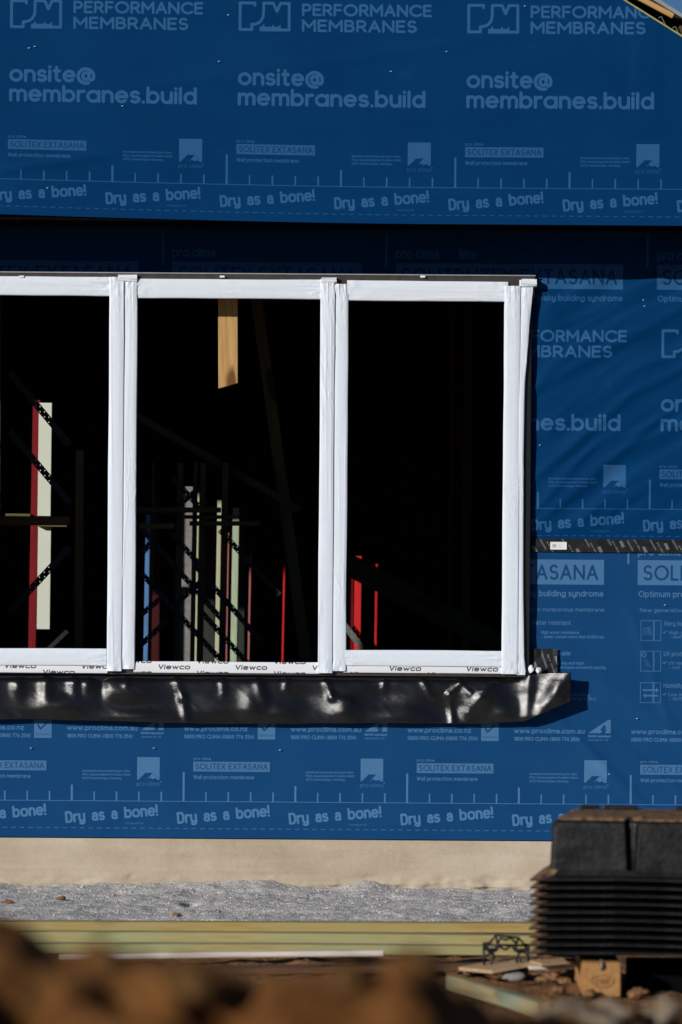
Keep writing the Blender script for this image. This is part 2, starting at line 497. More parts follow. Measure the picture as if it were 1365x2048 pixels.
# ------------------------------------------------------------------ materials
class NT:
    def __init__(s, name):
        s.m = bpy.data.materials.new(name); s.m.use_nodes = True
        s.t = s.m.node_tree; s.b = s.t.nodes["Principled BSDF"]
    def n(s, ty, **kw):
        x = s.t.nodes.new(ty)
        for k, v in kw.items(): setattr(x, k, v)
        return x
    def l(s, a, b): s.t.links.new(a, b)
    def set(s, k, v): s.b.inputs[k].default_value = v
    def coord(s, out='Object', scale=(1, 1, 1)):
        c = s.n("ShaderNodeTexCoord"); mp = s.n("ShaderNodeMapping")
        mp.inputs["Scale"].default_value = scale
        s.l(c.outputs[out], mp.inputs["Vector"]); return mp.outputs["Vector"]
    def noise(s, vec, scale, detail=4, rough=.55, dist=0):
        x = s.n("ShaderNodeTexNoise"); x.inputs["Scale"].default_value = scale
        x.inputs["Detail"].default_value = detail; x.inputs["Roughness"].default_value = rough
        x.inputs["Distortion"].default_value = dist
        if vec is not None: s.l(vec, x.inputs["Vector"])
        return x.outputs["Fac"]
    def ramp(s, fac, stops):
        x = s.n("ShaderNodeValToRGB"); e = x.color_ramp.elements
        while len(e) < len(stops): e.new(.5)
        for a, (p_, c) in zip(e, stops): a.position = p_; a.color = c
        s.l(fac, x.inputs["Fac"]); return x.outputs["Color"]
    def mix(s, fac, a, b, mode='MIX'):
        x = s.n("ShaderNodeMix", data_type='RGBA', blend_type=mode)
        for sock, v in ((x.inputs[0], fac), (x.inputs[6], a), (x.inputs[7], b)):
            if hasattr(v, "type"): s.l(v, sock)
            else: sock.default_value = v
        return x.outputs[2]
    def math(s, op, a, b):
        x = s.n("ShaderNodeMath", operation=op)
        for sock, v in ((x.inputs[0], a), (x.inputs[1], b)):
            if hasattr(v, "type"): s.l(v, sock)
            else: sock.default_value = v
        return x.outputs[0]
    def bump(s, h, strength=.3, dist=.01):
        x = s.n("ShaderNodeBump"); x.inputs["Strength"].default_value = strength; x.inputs["Distance"].default_value = dist
        s.l(h, x.inputs["Height"]); s.l(x.outputs["Normal"], s.b.inputs["Normal"])

def mat_membrane(name, im, BLUE, PRINT):
    k = NT(name)
    uv = k.n("ShaderNodeTexCoord")
    ti = k.n("ShaderNodeTexImage", image=im, extension='REPEAT', interpolation='Cubic')
    k.l(uv.outputs["UV"], ti.inputs["Vector"])
    v = k.coord('Object')
    wear = k.ramp(k.noise(v, 260, 3), [(.25, (.72, .72, .72, 1)), (.6, (1, 1, 1, 1))])
    f = k.math('MULTIPLY', ti.outputs["Color"], wear)
    blot = k.ramp(k.noise(v, 3.2, 5), [(.3, (.86, .9, .92, 1)), (.7, (1.12, 1.06, 1.03, 1))])
    base = k.mix(1.0, BLUE, blot, 'MULTIPLY')
    fib = k.ramp(k.noise(k.coord('Object', (1, 1, 1)), 900, 2), [(.35, (.88, .9, .92, 1)), (.65, (1.1, 1.08, 1.06, 1))])
    base = k.mix(1.0, base, fib, 'MULTIPLY')
    col = k.mix(f, base, PRINT)
    dust = k.ramp(k.noise(v, 9, 6, .7), [(.6, (0, 0, 0, 1)), (.85, (.03, .03, .03, 1))])
    col = k.mix(dust, col, (.2, .2, .19, 1))
    k.l(col, k.b.inputs["Base Color"])
    k.set("Roughness", .6); k.set("Specular IOR Level", .04)
    k.bump(k.math('ADD', k.noise(v, 700, 2), k.math('MULTIPLY', k.noise(v, 30, 4), 1.5)), .25, .002)
    return k.m
def mat_wood(name, c0, c1, tint=None, rough=.75, knots=True, scale=1.0):
    k = NT(name)
    v = k.coord('Object', (1.3 * scale, 22 * scale, 22 * scale))
    n = k.noise(v, 1.6, 6, .6, 1.2)
    col = k.ramp(n, [(.32, c1), (.62, c0)])
    fine = k.ramp(k.noise(k.coord('Object', (6, 160, 160)), 1.5, 3), [(.3, (.8, .8, .8, 1)), (.7, (1.1, 1.1, 1.1, 1))])
    col = k.mix(1.0, col, fine, 'MULTIPLY')
    if knots:
        kn = k.ramp(k.noise(k.coord('Object', (2.2, 9, 9)), 1.1, 1), [(.70, (0, 0, 0, 1)), (.78, (1, 1, 1, 1))])
        col = k.mix(kn, col, (c1[0] * .35, c1[1] * .28, c1[2] * .25, 1))
    if tint:
        tn = k.ramp(k.noise(k.coord('Object', (1.6, 5, 5)), 1.4, 5), [(.42, (0, 0, 0, 1)), (.7, (.75, .75, .75, 1))])
        col = k.mix(tn, col, tint)
    k.l(col, k.b.inputs["Base Color"]); k.set("Roughness", rough); k.set("Specular IOR Level", .25)
    k.bump(n, .25, .002)
    return k.m
def mat_plain(name, c, rough=.6, spec=.4, metal=0, var=.25, scale=30, bump=0.0):
    k = NT(name)
    n = k.noise(k.coord('Object'), scale, 5, .6)
    lo = tuple(x * (1 - var) for x in c[:3]) + (1,); hi = tuple(min(1, x * (1 + var)) for x in c[:3]) + (1,)
    k.l(k.ramp(n, [(.3, lo), (.7, hi)]), k.b.inputs["Base Color"])
    k.set("Roughness", rough); k.set("Specular IOR Level", spec); k.set("Metallic", metal)
    if bump: k.bump(n, bump, .004)
    return k.m
def mat_tape():
    k = NT("white_tape")
    v = k.coord('Object')
    n = k.noise(v, 40, 4)
    k.l(k.ramp(n, [(.3, (.70, .765, .85, 1)), (.7, (.74, .80, .875, 1))]), k.b.inputs["Base Color"])
    k.set("Roughness", .42); k.set("Specular IOR Level", .35)
    return k.m
def mat_film(im):
    k = NT("printed_film")
    uv = k.n("ShaderNodeTexCoord")
    ti = k.n("ShaderNodeTexImage", image=im, extension='REPEAT')
    k.l(uv.outputs["UV"], ti.inputs["Vector"])
    k.l(k.mix(k.math('MULTIPLY', ti.outputs["Color"], .93), (.78, .80, .83, 1), (.012, .012, .014, 1)), k.b.inputs["Base Color"])
    k.set("Roughness", .4)
    return k.m
def mat_printed_tape(im):
    k = NT("black_printed_tape")
    uv = k.n("ShaderNodeTexCoord")
    ti = k.n("ShaderNodeTexImage", image=im, extension='REPEAT')
    k.l(uv.outputs["UV"], ti.inputs["Vector"])
    n = k.noise(k.coord('Object'), 25, 5)
    base = k.ramp(n, [(.35, (.006, .006, .0065, 1)), (.75, (.02, .019, .018, 1))])
    k.l(k.mix(k.math('MULTIPLY', ti.outputs["Color"], .55), base, (.25, .3, .34, 1)), k.b.inputs["Base Color"])
    k.set("Roughness", .6); k.set("Specular IOR Level", .25)
    k.bump(n, .3, .004)
    return k.m
def mat_flashing():
    k = NT("black_flashing_sheet")
    v = k.coord('Object')
    n = k.noise(v, 12, 6, .65)
    dust = k.ramp(k.noise(v, 7, 7, .7), [(.5, (0, 0, 0, 1)), (.8, (.35, .35, .35, 1))])
    k.l(k.mix(dust, (.006, .006, .0065, 1), (.018, .016, .015, 1)), k.b.inputs["Base Color"])
    k.l(k.ramp(n, [(.3, (.19, .19, .19, 1)), (.7, (.30, .30, .30, 1))]), k.b.inputs["Roughness"])
    k.set("Specular IOR Level", .7)
    w = k.n("ShaderNodeTexWave", wave_type='BANDS', bands_direction='X'); w.inputs["Scale"].default_value = 90
    w2 = k.n("ShaderNodeTexWave", wave_type='BANDS', bands_direction='Z'); w2.inputs["Scale"].default_value = 90
    k.l(v, w.inputs["Vector"]); k.l(v, w2.inputs["Vector"])
    h = k.math('ADD', k.math('MULTIPLY', w.outputs["Fac"], w2.outputs["Fac"]), k.math('MULTIPLY', k.noise(v, 420, 2, .6), 1.2))
    k.bump(h, .34, .0008)
    return k.m
def mat_concrete():
    k = NT("sandy_render")
    v = k.coord('Object'); big = k.noise(v, 2.2, 6, .65); fine = k.noise(v, 160, 4, .7)
    hz = k.noise(k.coord('Object', (.6, 1, 9)), 2.0, 4)
    col = k.ramp(k.math('ADD', k.math('MULTIPLY', big, .7), k.math('MULTIPLY', hz, .3)), [(.35, (.37, .30, .215, 1)), (.5, (.46, .38, .28, 1)), (.66, (.53, .455, .355, 1))])
    sp = k.ramp(fine, [(.3, (.9, .89, .88, 1)), (.55, (1.05, 1.05, 1.05, 1))])
    col = k.mix(1.0, col, sp, 'MULTIPLY')
    pit = k.ramp(k.noise(v, 55, 3), [(.70, (0, 0, 0, 1)), (.78, (1, 1, 1, 1))])
    col = k.mix(k.math('MULTIPLY', pit, .6), col, (.2, .15, .1, 1))
    k.l(col, k.b.inputs["Base Color"]); k.set("Roughness", .95); k.set("Specular IOR Level", .15)
    k.bump(k.math('ADD', k.math('MULTIPLY', fine, .5), k.math('MULTIPLY', k.noise(v, 30, 5), 2)), .3, .003)
    return k.m
def mat_gravel():
    k = NT("grey_crusher_dust")
    v = k.coord('Object'); vo = k.n("ShaderNodeTexVoronoi"); vo.inputs["Scale"].default_value = 105
    k.l(v, vo.inputs["Vector"])
    sp = k.n("ShaderNodeSeparateColor"); k.l(vo.outputs["Color"], sp.inputs[0])
    col = k.ramp(sp.outputs[0], [(0, (.34, .335, .33, 1)), (.4, (.55, .54, .53, 1)), (.75, (.68, .66, .64, 1)), (1, (.80, .76, .68, 1))])
    big = k.ramp(k.noise(v, 5, 8, .7), [(.3, (.74, .75, .77, 1)), (.55, (1.03, 1.01, .99, 1)), (.75, (1.2, 1.12, .98, 1))])
    col = k.mix(1.0, col, big, 'MULTIPLY')
    k.l(col, k.b.inputs["Base Color"]); k.set("Roughness", .95); k.set("Specular IOR Level", .15)
    k.bump(k.math('ADD', vo.outputs["Distance"], k.noise(v, 60, 5)), .7, .005)
    return k.m
def mat_soil(name, dark, mid, light, sc=1.0, bump=.9):
    k = NT(name)
    v = k.coord('Object'); n = k.noise(v, 3.5 * sc, 8, .68); n2 = k.noise(v, 45 * sc, 5, .65)
    f = k.math('ADD', k.math('MULTIPLY', n, .65), k.math('MULTIPLY', n2, .35))
    k.l(k.ramp(f, [(.34, dark), (.5, mid), (.66, light)]), k.b.inputs["Base Color"])
    k.set("Roughness", 1.0); k.set("Specular IOR Level", .1)
    k.bump(k.math('ADD', n2, k.noise(v, 14 * sc, 6)), bump, .02)
    return k.m
def mat_black_plastic(name="black_plastic"):
    k = NT(name)
    v = k.coord('Object')
    n = k.noise(v, 6, 6, .65)
    k.l(k.ramp(n, [(.35, (.0035, .0035, .004, 1)), (.6, (.009, .0088, .009, 1)), (.85, (.026, .023, .021, 1))]), k.b.inputs["Base Color"])
    k.l(k.ramp(k.noise(v, 20, 4), [(.3, (.30, .30, .30, 1)), (.7, (.52, .52, .52, 1))]), k.b.inputs["Roughness"])
    k.set("Specular IOR Level", .28)
    k.bump(n, .35, .02)
    return k.m

IM_FRONT = design_front(); IM_INFO = design_info(); IM_FILM = design_film(); IM_TAPE = design_tape()
M = {}
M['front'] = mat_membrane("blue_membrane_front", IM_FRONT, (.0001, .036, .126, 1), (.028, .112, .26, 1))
M['info'] = mat_membrane("blue_membrane_info", IM_INFO, (.007, .058, .174, 1), (.078, .195, .37, 1))  # lighter copy of the membrane colours, bounced light and haze painted in
M['tape'] = mat_tape(); M['film'] = mat_film(IM_FILM); M['btape'] = mat_printed_tape(IM_TAPE)
M['flash'] = mat_flashing(); M['slab'] = mat_concrete(); M['gravel'] = mat_gravel()
M['soil'] = mat_soil("orange_brown_soil", (.09, .047, .022, 1), (.25, .128, .06, 1), (.42, .235, .12, 1))
M['heap'] = mat_soil("dark_brown_soil", (.05, .021, .006, 1), (.18, .072, .019, 1), (.38, .18, .06, 1), 1.0)
M['clod'] = mat_soil("pale_clay", (.14, .085, .05, 1), (.34, .26, .18, 1), (.5, .42, .32, 1), 3)
M['brownclod'] = mat_soil("brown_clay", (.06, .028, .009, 1), (.16, .078, .027, 1), (.28, .15, .06, 1), 3)
M['orange'] = mat_soil("orange_clay", (.2, .09, .04, 1), (.36, .19, .1, 1), (.46, .28, .17, 1), 6)
M['alu'] = mat_plain("bronze_aluminium", (.10, .085, .075), .35, .5, .6, .2)
M['shaded_alu'] = mat_plain("shaded_aluminium", (.012, .012, .013), .35, .5, 0, .2)  # blackened copy for the right jamb, shade beside the frame put into its colour
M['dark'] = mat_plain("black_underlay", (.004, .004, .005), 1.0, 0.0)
M['steel'] = mat_plain("shaded_perforated_steel", (.02, .022, .026), .6, .2, 0)  # strap steel blackened to read as unlit, shade in the colour
M['steel_lit'] = mat_plain("lit_galvanised_steel", (.12, .14, .13), .6, .3, 0)  # lit copy of the strap steel
M['pine'] = mat_wood("pine_timber", (.56, .36, .14, 1), (.42, .23, .075, 1))
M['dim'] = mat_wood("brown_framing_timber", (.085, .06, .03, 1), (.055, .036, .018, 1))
M['olive'] = mat_wood("olive_treated_timber", (.12, .105, .04, 1), (.085, .075, .03, 1))
M['red'] = mat_wood("red_dyed_timber", (.20, .004, .008, 1), (.14, .003, .005, 1), knots=False)  # same dye as the brightest red, dimmed to stand for shade
M['red_shaded'] = mat_wood("shaded_red_dyed_timber", (.05, .0015, .003, 1), (.035, .001, .002, 1), knots=False)  # darkest copy of the red dye, shade painted into the colour
M['green_shaded'] = mat_wood("shaded_green_timber", (.03, .037, .03, 1), (.02, .027, .022, 1), knots=False)  # green timber darkened so it reads as out of the sun
M['red_lit'] = mat_wood("lit_red_dyed_timber", (.62, .018, .016, 1), (.5, .012, .012, 1), knots=False)  # brightest copy of the red dye, sunlight painted into the colour
M['pink'] = mat_wood("pink_dyed_timber", (.42, .14, .13, 1), (.36, .1, .1, 1), knots=False)
M['blue'] = mat_wood("blue_dyed_timber", (.09, .22, .46, 1), (.06, .15, .34, 1), knots=False)
M['cream'] = mat_wood("cream_timber", (.50, .50, .33, 1), (.42, .44, .28, 1), knots=False)
M['sage'] = mat_wood("sage_treated_timber", (.42, .50, .34, 1), (.34, .42, .30, 1), knots=False)
M['board'] = mat_plain("pale_lining_board", (.60, .63, .53), .7, .3, 0, .05, 3)
M['greyboard'] = mat_plain("grey_fibre_board", (.22, .205, .195), .9, .2, 0, .2, 60, .4)
M['green1'] = mat_wood("treated_timber_yellow", (.42, .31, .115, 1), (.34, .23, .075, 1), (.37, .32, .14, 1))
M['green2'] = mat_wood("treated_timber_green", (.40, .34, .15, 1), (.33, .25, .09, 1), (.31, .34, .17, 1))
M['cut_plank'] = mat_wood("brownish_treated_timber", (.33, .225, .095, 1), (.24, .155, .06, 1), (.20, .26, .19, 1))
M['white_wood'] = mat_wood("primed_white_timber", (.74, .66, .58, 1), (.62, .54, .46, 1), knots=False)
M['ply'] = mat_wood("dusty_plywood", (.48, .33, .19, 1), (.36, .23, .12, 1))
M['bearer'] = mat_wood("orange_bearer_timber", (.44, .235, .085, 1), (.32, .155, .05, 1))
M['oldwood'] = mat_wood("weathered_brown_timber", (.17, .09, .05, 1), (.10, .05, .03, 1))
M['plastic'] = mat_black_plastic()
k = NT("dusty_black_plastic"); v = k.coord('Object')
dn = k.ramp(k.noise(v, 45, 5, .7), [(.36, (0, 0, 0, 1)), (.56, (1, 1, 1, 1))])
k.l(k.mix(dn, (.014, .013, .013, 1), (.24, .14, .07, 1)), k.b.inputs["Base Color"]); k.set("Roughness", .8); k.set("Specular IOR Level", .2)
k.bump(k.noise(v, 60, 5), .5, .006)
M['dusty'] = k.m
M['roof'] = mat_plain("grey_metal_trim", (.34, .34, .36), .45, .5, .3, .1)
M['yellow'] = mat_wood("yellow_edge_batten", (.36, .36, .13, 1), (.28, .29, .10, 1), knots=False)
M['foam'] = mat_plain("white_foam", (.8, .82, .85), .7, .3, 0, .05, 40, .3)
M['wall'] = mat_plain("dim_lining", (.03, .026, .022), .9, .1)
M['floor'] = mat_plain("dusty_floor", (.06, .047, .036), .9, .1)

# ------------------------------------------------------------------ front wall (recessed)
Z_SHEET = P(682, 1678).z          # bottom edge of the lowest sheet
Z_JOIN = P(1220, 1091).z          # the taped joint
Z_TOP = 3.0
WX0, WX1 = -1.562, P(1050, 950).x          # window opening
WZ0, WZ1 = P(682, 1336).z, P(682, 566).z
OX0, OX1 = -4.3, -2.235                    # unseen opening to the left, added and sized to let sun onto the studs
def hole(cx, cz):
    a = (cx > WX0) & (cx < WX1) & (cz > WZ0) & (cz < WZ1)
    b = (cx > OX0) & (cx < OX1) & (cz > WZ0) & (cz < 2.83)
    return a | b
def coords(lo, hi, step, extra=(), fine=None):
    a = []
    if fine:
        f0, f1 = max(lo, fine[0]), min(hi, fine[1])
        if f0 > lo: a += list(np.arange(lo, f0, .25))
        a += list(np.arange(f0, f1, step))
        if f1 < hi: a += list(np.arange(f1, hi, .25))
    else: a = list(np.arange(lo, hi, step))
    a += [hi] + [e for e in extra if lo < e < hi]
    return np.unique(np.round(a, 5))
front = thing("front_wall", "recessed lower wall wrapped in blue printed membrane around the white taped window", "wall", (0, 0, 0))
FINE = (-1.75, 1.75)
def uvf(xt, zb):
    return lambda X, Z: ((X - xt) / 1.0 + OX / PW, (Z - zb) / (PH / PW))
def fold(X, Z, px0, py0, px1, py1, w, amp, taper=.35):
    a = P(px0, py0); b = P(px1, py1)
    dx, dz = b.x - a.x, b.z - a.z; L = math.hypot(dx, dz)
    t = ((X - a.x) * dx + (Z - a.z) * dz) / (L * L)
    d = ((X - a.x) * -dz + (Z - a.z) * dx) / L
    e = np.clip(np.minimum((t + taper) / taper, (1 + taper - t) / taper), 0, 1)
    e = e * e * (3 - 2 * e)
    return amp * np.exp(-(d / w) ** 2) * e
def f_low(X, Z):
    y = -.003 - .0016 * fbm(X * 2.2, Z * 3.1 + 3, 3)
    y = y - .0010 * vn(X * 1.5 + 4, Z * 26)
    y = y - .0012 * np.exp(-((Z - Z_SHEET - .085) / .05) ** 2) * (1 + vn(X * 3, Z * 2))
    for q in ((1080, 1400, 1230, 1560, .018, .005), (1115, 1300, 1365, 1480, .03, .006), (1270, 1250, 1330, 1420, .02, .004), (1180, 1500, 1320, 1640, .02, .006),
              (1080, 1250, 1190, 1330, .02, .004), (1230, 1480, 1365, 1590, .015, .005)):
        y = y - fold(X, Z, *q)
    return X, y, Z
def f_mid(X, Z):
    s = np.clip((X - .82) / .1, 0, 1)
    # soft diagonal folds running up to the right from the window edge
    c, sn = math.cos(R(33)), math.sin(R(33))
    u = X * c + Z * sn; v = -X * sn + Z * c
    w = ridged(u * 1.6 + 5, v * 10 + .8 * vn(X * 4, Z * 4), 2) * .0075 + vn(u * 1.2 + 9, v * 21) * .0028
    y = -.010 - s * w * 1.5 - .002 * fbm(X * 3, Z * 3, 3)
    for q in ((1085, 1040, 1290, 860, .022, .007), (1090, 940, 1250, 800, .02, .006), (1085, 770, 1340, 630, .026, .007), (1090, 1000, 1180, 900, .014, .004), (1150, 1040, 1365, 930, .02, .004)):
        y = y - fold(X, Z, *q)
    k = np.clip((Z - Z_JOIN - .03) / .09, 0, 1)
    return X, np.minimum(y, -.0045) * k - .006 * (1 - k), Z
XS_T_LOW = P(1262, 1560).x; XS_T_MID = P(1300, 960).x; XS_T_MIDL = P(334, 540).x
xs = coords(-5.5, 4.0, .012, (WX0, WX1, OX0, OX1), FINE)
zs = coords(Z_SHEET, Z_JOIN + .012, .012, (WZ0,))
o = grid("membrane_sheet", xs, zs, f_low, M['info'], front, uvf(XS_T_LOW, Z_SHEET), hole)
o["label"] = "lowest blue sheet with rows of small print above the pale foundation"
XSPL = P(915, 540).x
zs = coords(Z_JOIN - .025, Z_TOP, .012, (WZ1, WZ0, 2.83))
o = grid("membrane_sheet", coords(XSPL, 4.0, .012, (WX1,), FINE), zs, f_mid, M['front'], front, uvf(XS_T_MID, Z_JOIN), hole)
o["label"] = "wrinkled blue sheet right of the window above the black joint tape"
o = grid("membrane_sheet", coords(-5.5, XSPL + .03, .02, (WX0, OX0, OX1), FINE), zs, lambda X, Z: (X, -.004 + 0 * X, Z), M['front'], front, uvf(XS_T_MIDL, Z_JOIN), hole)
o["label"] = "shaded blue sheet above the window under the overhang"
# timber framing behind the sheets
def wallbox(x0, x1, z0, z1):
    return box("frame_panel", (x0, .012, z0), (x1, .10, z1), M['dim'], front)
wallbox(-5.5, 4.0, .236, WZ0); wallbox(WX0 - .002, 4.0, WZ1, 2.98); wallbox(-5.5, OX1, 2.83, 2.98)
wallbox(-5.5, OX0, WZ0, 2.828); wallbox(OX1 + .002, WX0 - .004, WZ0, 2.98); wallbox(WX1, 4.0, WZ0, WZ1)
# staples
V, F = [], []
def add_staple(px, py, y, L=.012, ang=0.2):
    c = P(px, py, y); a = Vector((math.cos(ang), 0, math.sin(ang))) * L * .36; b = Vector((-math.sin(ang), 0, math.cos(ang))) * .0008
    i = len(V)
    for dy in (0, -.004):
        for q in (-a - b, a - b, a + b, -a + b): V.append(c + q + Vector((0, dy, 0)))
    F.extend([(i, i + 3, i + 2, i + 1), (i + 4, i + 5, i + 6, i + 7), (i, i + 1, i + 5, i + 4), (i + 1, i + 2, i + 6, i + 5), (i + 2, i + 3, i + 7, i + 6), (i + 3, i, i + 4, i + 7)])
for px, py in ((1287, 600), (1289, 612), (62, 1496), (308, 1496), (560, 1500), (1274, 1437), (1080, 890), (1218, 1548), (1330, 1210)):
    add_staple(px, py, -.012, .011, .4)
o = mesh_obj("staples", V, F, M['foam'], front)
o["kind"] = "stuff"

# ------------------------------------------------------------------ upper gable wall (projecting)
YG = -.45
gable = thing("gable_wall", "projecting upper wall wrapped in blue printed membrane above the shadow band", "wall", (0, YG, 2.95))
a, b = P(1247, 0, YG), P(1365, 74, YG)
SL = (b.z - a.z) / (b.x - a.x)
XPK = -.3
ZB = P(682, 447, YG).z
def ztop(X): return a.z + SL * (np.where(X < XPK, 2 * XPK - X, X) - a.x)
XR = a.x + (ZB + .05 - a.z) / SL
XL = 2 * XPK - XR
def dzg(X):   # the sheet lifts a little towards the left
    k = np.clip((.35 - X) / 1.85, 0, 1.6)
    return .030 * k ** 1.6
XT_G = P(454, 340, YG).x
def f_gab(X, T):
    zt = ztop(X); Z = ZB + T * (zt - ZB)
    y = YG - .002 - .006 * fbm(X * 1.2, Z * 4, 3) - .005 * vn(X * 1.1 + 3, Z * 9) - .0012 * vn(X * 2.5 + 30 + Z * 1.5, Z * 22)
    y = y - .004 * np.exp(-((X - 1.28) / .16) ** 2) * (.5 + vn(X * 17, Z * 1.5)) * np.clip((Z - 3.3) / .4, 0, 1) * 2.2
    y = y - .004 * np.exp(-((Z - ZB) / .09) ** 2) * (1 + vn(X * 5, Z * 3))
    for q in ((60, 380, 230, 350, .02, .004), (0, 90, 260, 160, .03, .004), (420, 200, 900, 130, .03, .003), (640, 400, 1000, 430, .02, .003)):
        y = y - fold(X / 1.023, (Z - HC) / 1.023 + HC, *q)
    return X, y, Z + dzg(X) * (1 - T)
xs = coords(XL, XR, .014, (XPK,), (-1.7, 1.7))
ts = np.linspace(0, 1, 130)
def uv_gab(X, T):
    Z = ZB + T * (ztop(X) - ZB)
    return (X - XT_G) + OX / PW, (Z + .004 - ZB) / (PH / PW)
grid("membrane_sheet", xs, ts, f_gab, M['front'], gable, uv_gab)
V, F = [], []
for px, py in ((70, 93), (58, 96), (457, 30), (438, 123), (245, 212), (893, 103), (782, 143), (1305, 46), (1301, 117), (1050, 12), (95, 376)):
    add_staple(px, py, YG - .005, .012, .15)
o = mesh_obj("staples", V, F, M['foam'], gable); o["kind"] = "stuff"
# soffit and backing
box("soffit", (XL, YG + .004, ZB - .0 + .006), (XR, -.012, ZB + .02), M['dark'], gable)
V = []; F = []
for x in (XL, XPK, XR): V += [(x, YG + .02, ZB + .021), (x, YG + .02, float(ztop(np.array(x))) - .02)]
F = [(0, 2, 3, 1), (2, 4, 5, 3)]
mesh_obj("backing", V, F, M['dark'], gable)

# ------------------------------------------------------------------ roof
roof = thing("roof", "sloping roof verge with yellow edge batten and grey metal trim against the sky", "roof", (0, 0, 4.6))
sd = Vector((1, 0, SL)).normalized(); nn = Vector((-SL, 0, 1)).normalized()
pk = Vector((XPK, 0, float(ztop(np.array(XPK)))))
E = Vector((XR, 0, float(ztop(np.array(XR))))) + sd * .35
def mir(p): return Vector((2 * XPK - p.x, p.y, p.z))
def slope_board(name, off, thick, y0, y1, mat, s0=0.0, s1=1.0, both=True):
    for mm in ((False, True) if both else (False,)):
        q0 = pk + nn * off; q1 = E + nn * off
        q0, q1 = q0.lerp(q1, s0), q0.lerp(q1, s1)
        if s0 == 0: q0 = q0 - sd * (off * -SL) 
        c = []
        for y in (y0, y1):
            for q, h in ((q0, 0), (q1, 0), (q1, thick), (q0, thick)):
                p = Vector((q.x, y, q.z)) + nn * h
                c.append(mir(p) if mm else p)
        f = [(0, 1, 2, 3), (7, 6, 5, 4), (0, 4, 5, 1), (1, 5, 6, 2), (2, 6, 7, 3), (3, 7, 4, 0)]
        if mm: f = [t[::-1] for t in f]
        mesh_obj(name, c, f, mat, roof)
LW = (E - pk).length
slope_board("roof_sheet", .072, .012, YG - .02, 7.2, M['roof'])
slope_board("verge_trim", .064, .012, YG - .055, YG - .022, M['roof'])
slope_board("edge_batten", -.003, .0065, YG - .022, YG + .015, M['yellow'])
slope_board("underlay", .058, .006, YG + .18, 7.1, M['dark'])
# outrigger timbers in the open verge
tA = P(1250, 2, YG + .06); 
beam("outrigger", P(1225, -32, YG + .01), P(1347, 33, YG + .01), .04, .022, M['pine'], roof, (0, 1, 0))
for k in range(5):
    q = pk.lerp(E, .42 + .11 * k) + nn * .024
    beam("rafter_end", (q.x, YG + .03, q.z), (q.x, 1.2, q.z), .045, .04, M['dim'], roof, sd)
V, F = [], []
for k in range(2):
    p0 = P(1318 + 28 * k, 36 + 20 * k, YG + .02)
    tube(V, F, [p0, p0 + Vector((.012, -.004, .006)), p0 + Vector((.02, -.002, -.012)), p0 + Vector((.03, 0, -.03))], .003)
mesh_obj("loose_strap", V, F, M['steel_lit'], roof)

# ------------------------------------------------------------------ inside of the house
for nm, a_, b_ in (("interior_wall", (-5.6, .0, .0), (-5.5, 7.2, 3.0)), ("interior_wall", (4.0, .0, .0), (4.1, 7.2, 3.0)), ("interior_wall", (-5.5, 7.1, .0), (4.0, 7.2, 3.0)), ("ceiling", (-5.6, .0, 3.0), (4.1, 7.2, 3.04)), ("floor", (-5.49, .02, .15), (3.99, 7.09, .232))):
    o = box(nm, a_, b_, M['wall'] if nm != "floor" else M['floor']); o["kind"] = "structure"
FZ, CZ = .234, 2.99
def px_x(px, py, t): return P(px, py, t).x
def stud(parent, px0, px1, t, mat, dep=.09, z0=FZ, z1=CZ, name="stud", label=None, py=1150, lean=0.0):
    x0, x1 = px_x(px0, py, t), px_x(px1, py, t)
    xc = (x0 + x1) / 2
    o = beam(name, (xc - lean, t + dep / 2, z0), (xc + lean, t + dep / 2, z1), dep, abs(x1 - x0), mat, parent, (0, 1, 0), .0015)
    if label: o["label"] = label
    return o
def strap(parent, p0, p1, t, w=.031, mat=None, name="brace_strap", label=None):
    p0 = P(*p0, t); p1 = P(*p1, t)
    ax = (p1 - p0); L = ax.length; ax.normalize(); s = Vector((-ax.z, 0, ax.x))
    n = int(L / .0045); V = []; F = []
    rows = [-.5, -.32, -.18, .18, .32, .5]
    for i in range(n + 1):
        for r in rows: V.append(p0 + ax * (L * i / n) + s * (r * w))
    for i in range(n):
        for j in range(5):
            if (j == 1 and i % 7 == 1) or (j == 3 and i % 7 == 4): continue
            F.append((6 * i + j, 6 * i + 6 + j, 6 * i + 7 + j, 6 * i + j + 1))
    o = mesh_obj(name, V, F, mat or M['steel'], parent)
    if label: o["label"] = label
    return o
# left bay
lp = thing("stud_partition", "stud partition with a dark red stud and pale lining board behind the left pane", "stud wall", (-1.3, 1.13, FZ))
stud(lp, 59.5, 74.5, 1.12, M['red'], label="red dyed stud, shade in its colour", lean=.012, py=1050, z1=P(67, 800, 1.12).z)
x0, x1 = px_x(75.5, 1050, 1.12), px_x(101.5, 1050, 1.12)
zb, zt_ = P(90, 1258, 1.15).z, P(90, 790, 1.15).z
for z0_, z1_ in ((zb, P(90, 1053, 1.15).z), (P(90, 1032, 1.15).z, P(90, 806, 1.15).z)):
    o = beam("lining_board", ((x0 + x1) / 2, 1.123, z0_), ((x0 + x1) / 2 + .003, 1.123, z1_), .012, x1 - x0, M['board'], lp, (0, 1, 0), .001)
q0, q1 = P(12, 1029.5, 1.1), P(62, 1030, 1.1)
beam("nog", q0, q1, .05, .012, M['olive'], lp, (0, 1, 0), .001)
q0, q1 = P(76, 1051.5, 1.1), P(135, 1052, 1.1)
beam("nog", q0, q1, .05, .008, M['olive'], lp, (0, 1, 0), .001)
bp = thing("brace_partition", "dark stud partition with perforated steel straps crossing the pale board", "stud wall", (-1.3, .6, FZ))
beam("nog", P(0, 1042, .6), P(140, 1042, .6), .09, .040, M['dim'], bp, (0, 1, 0))
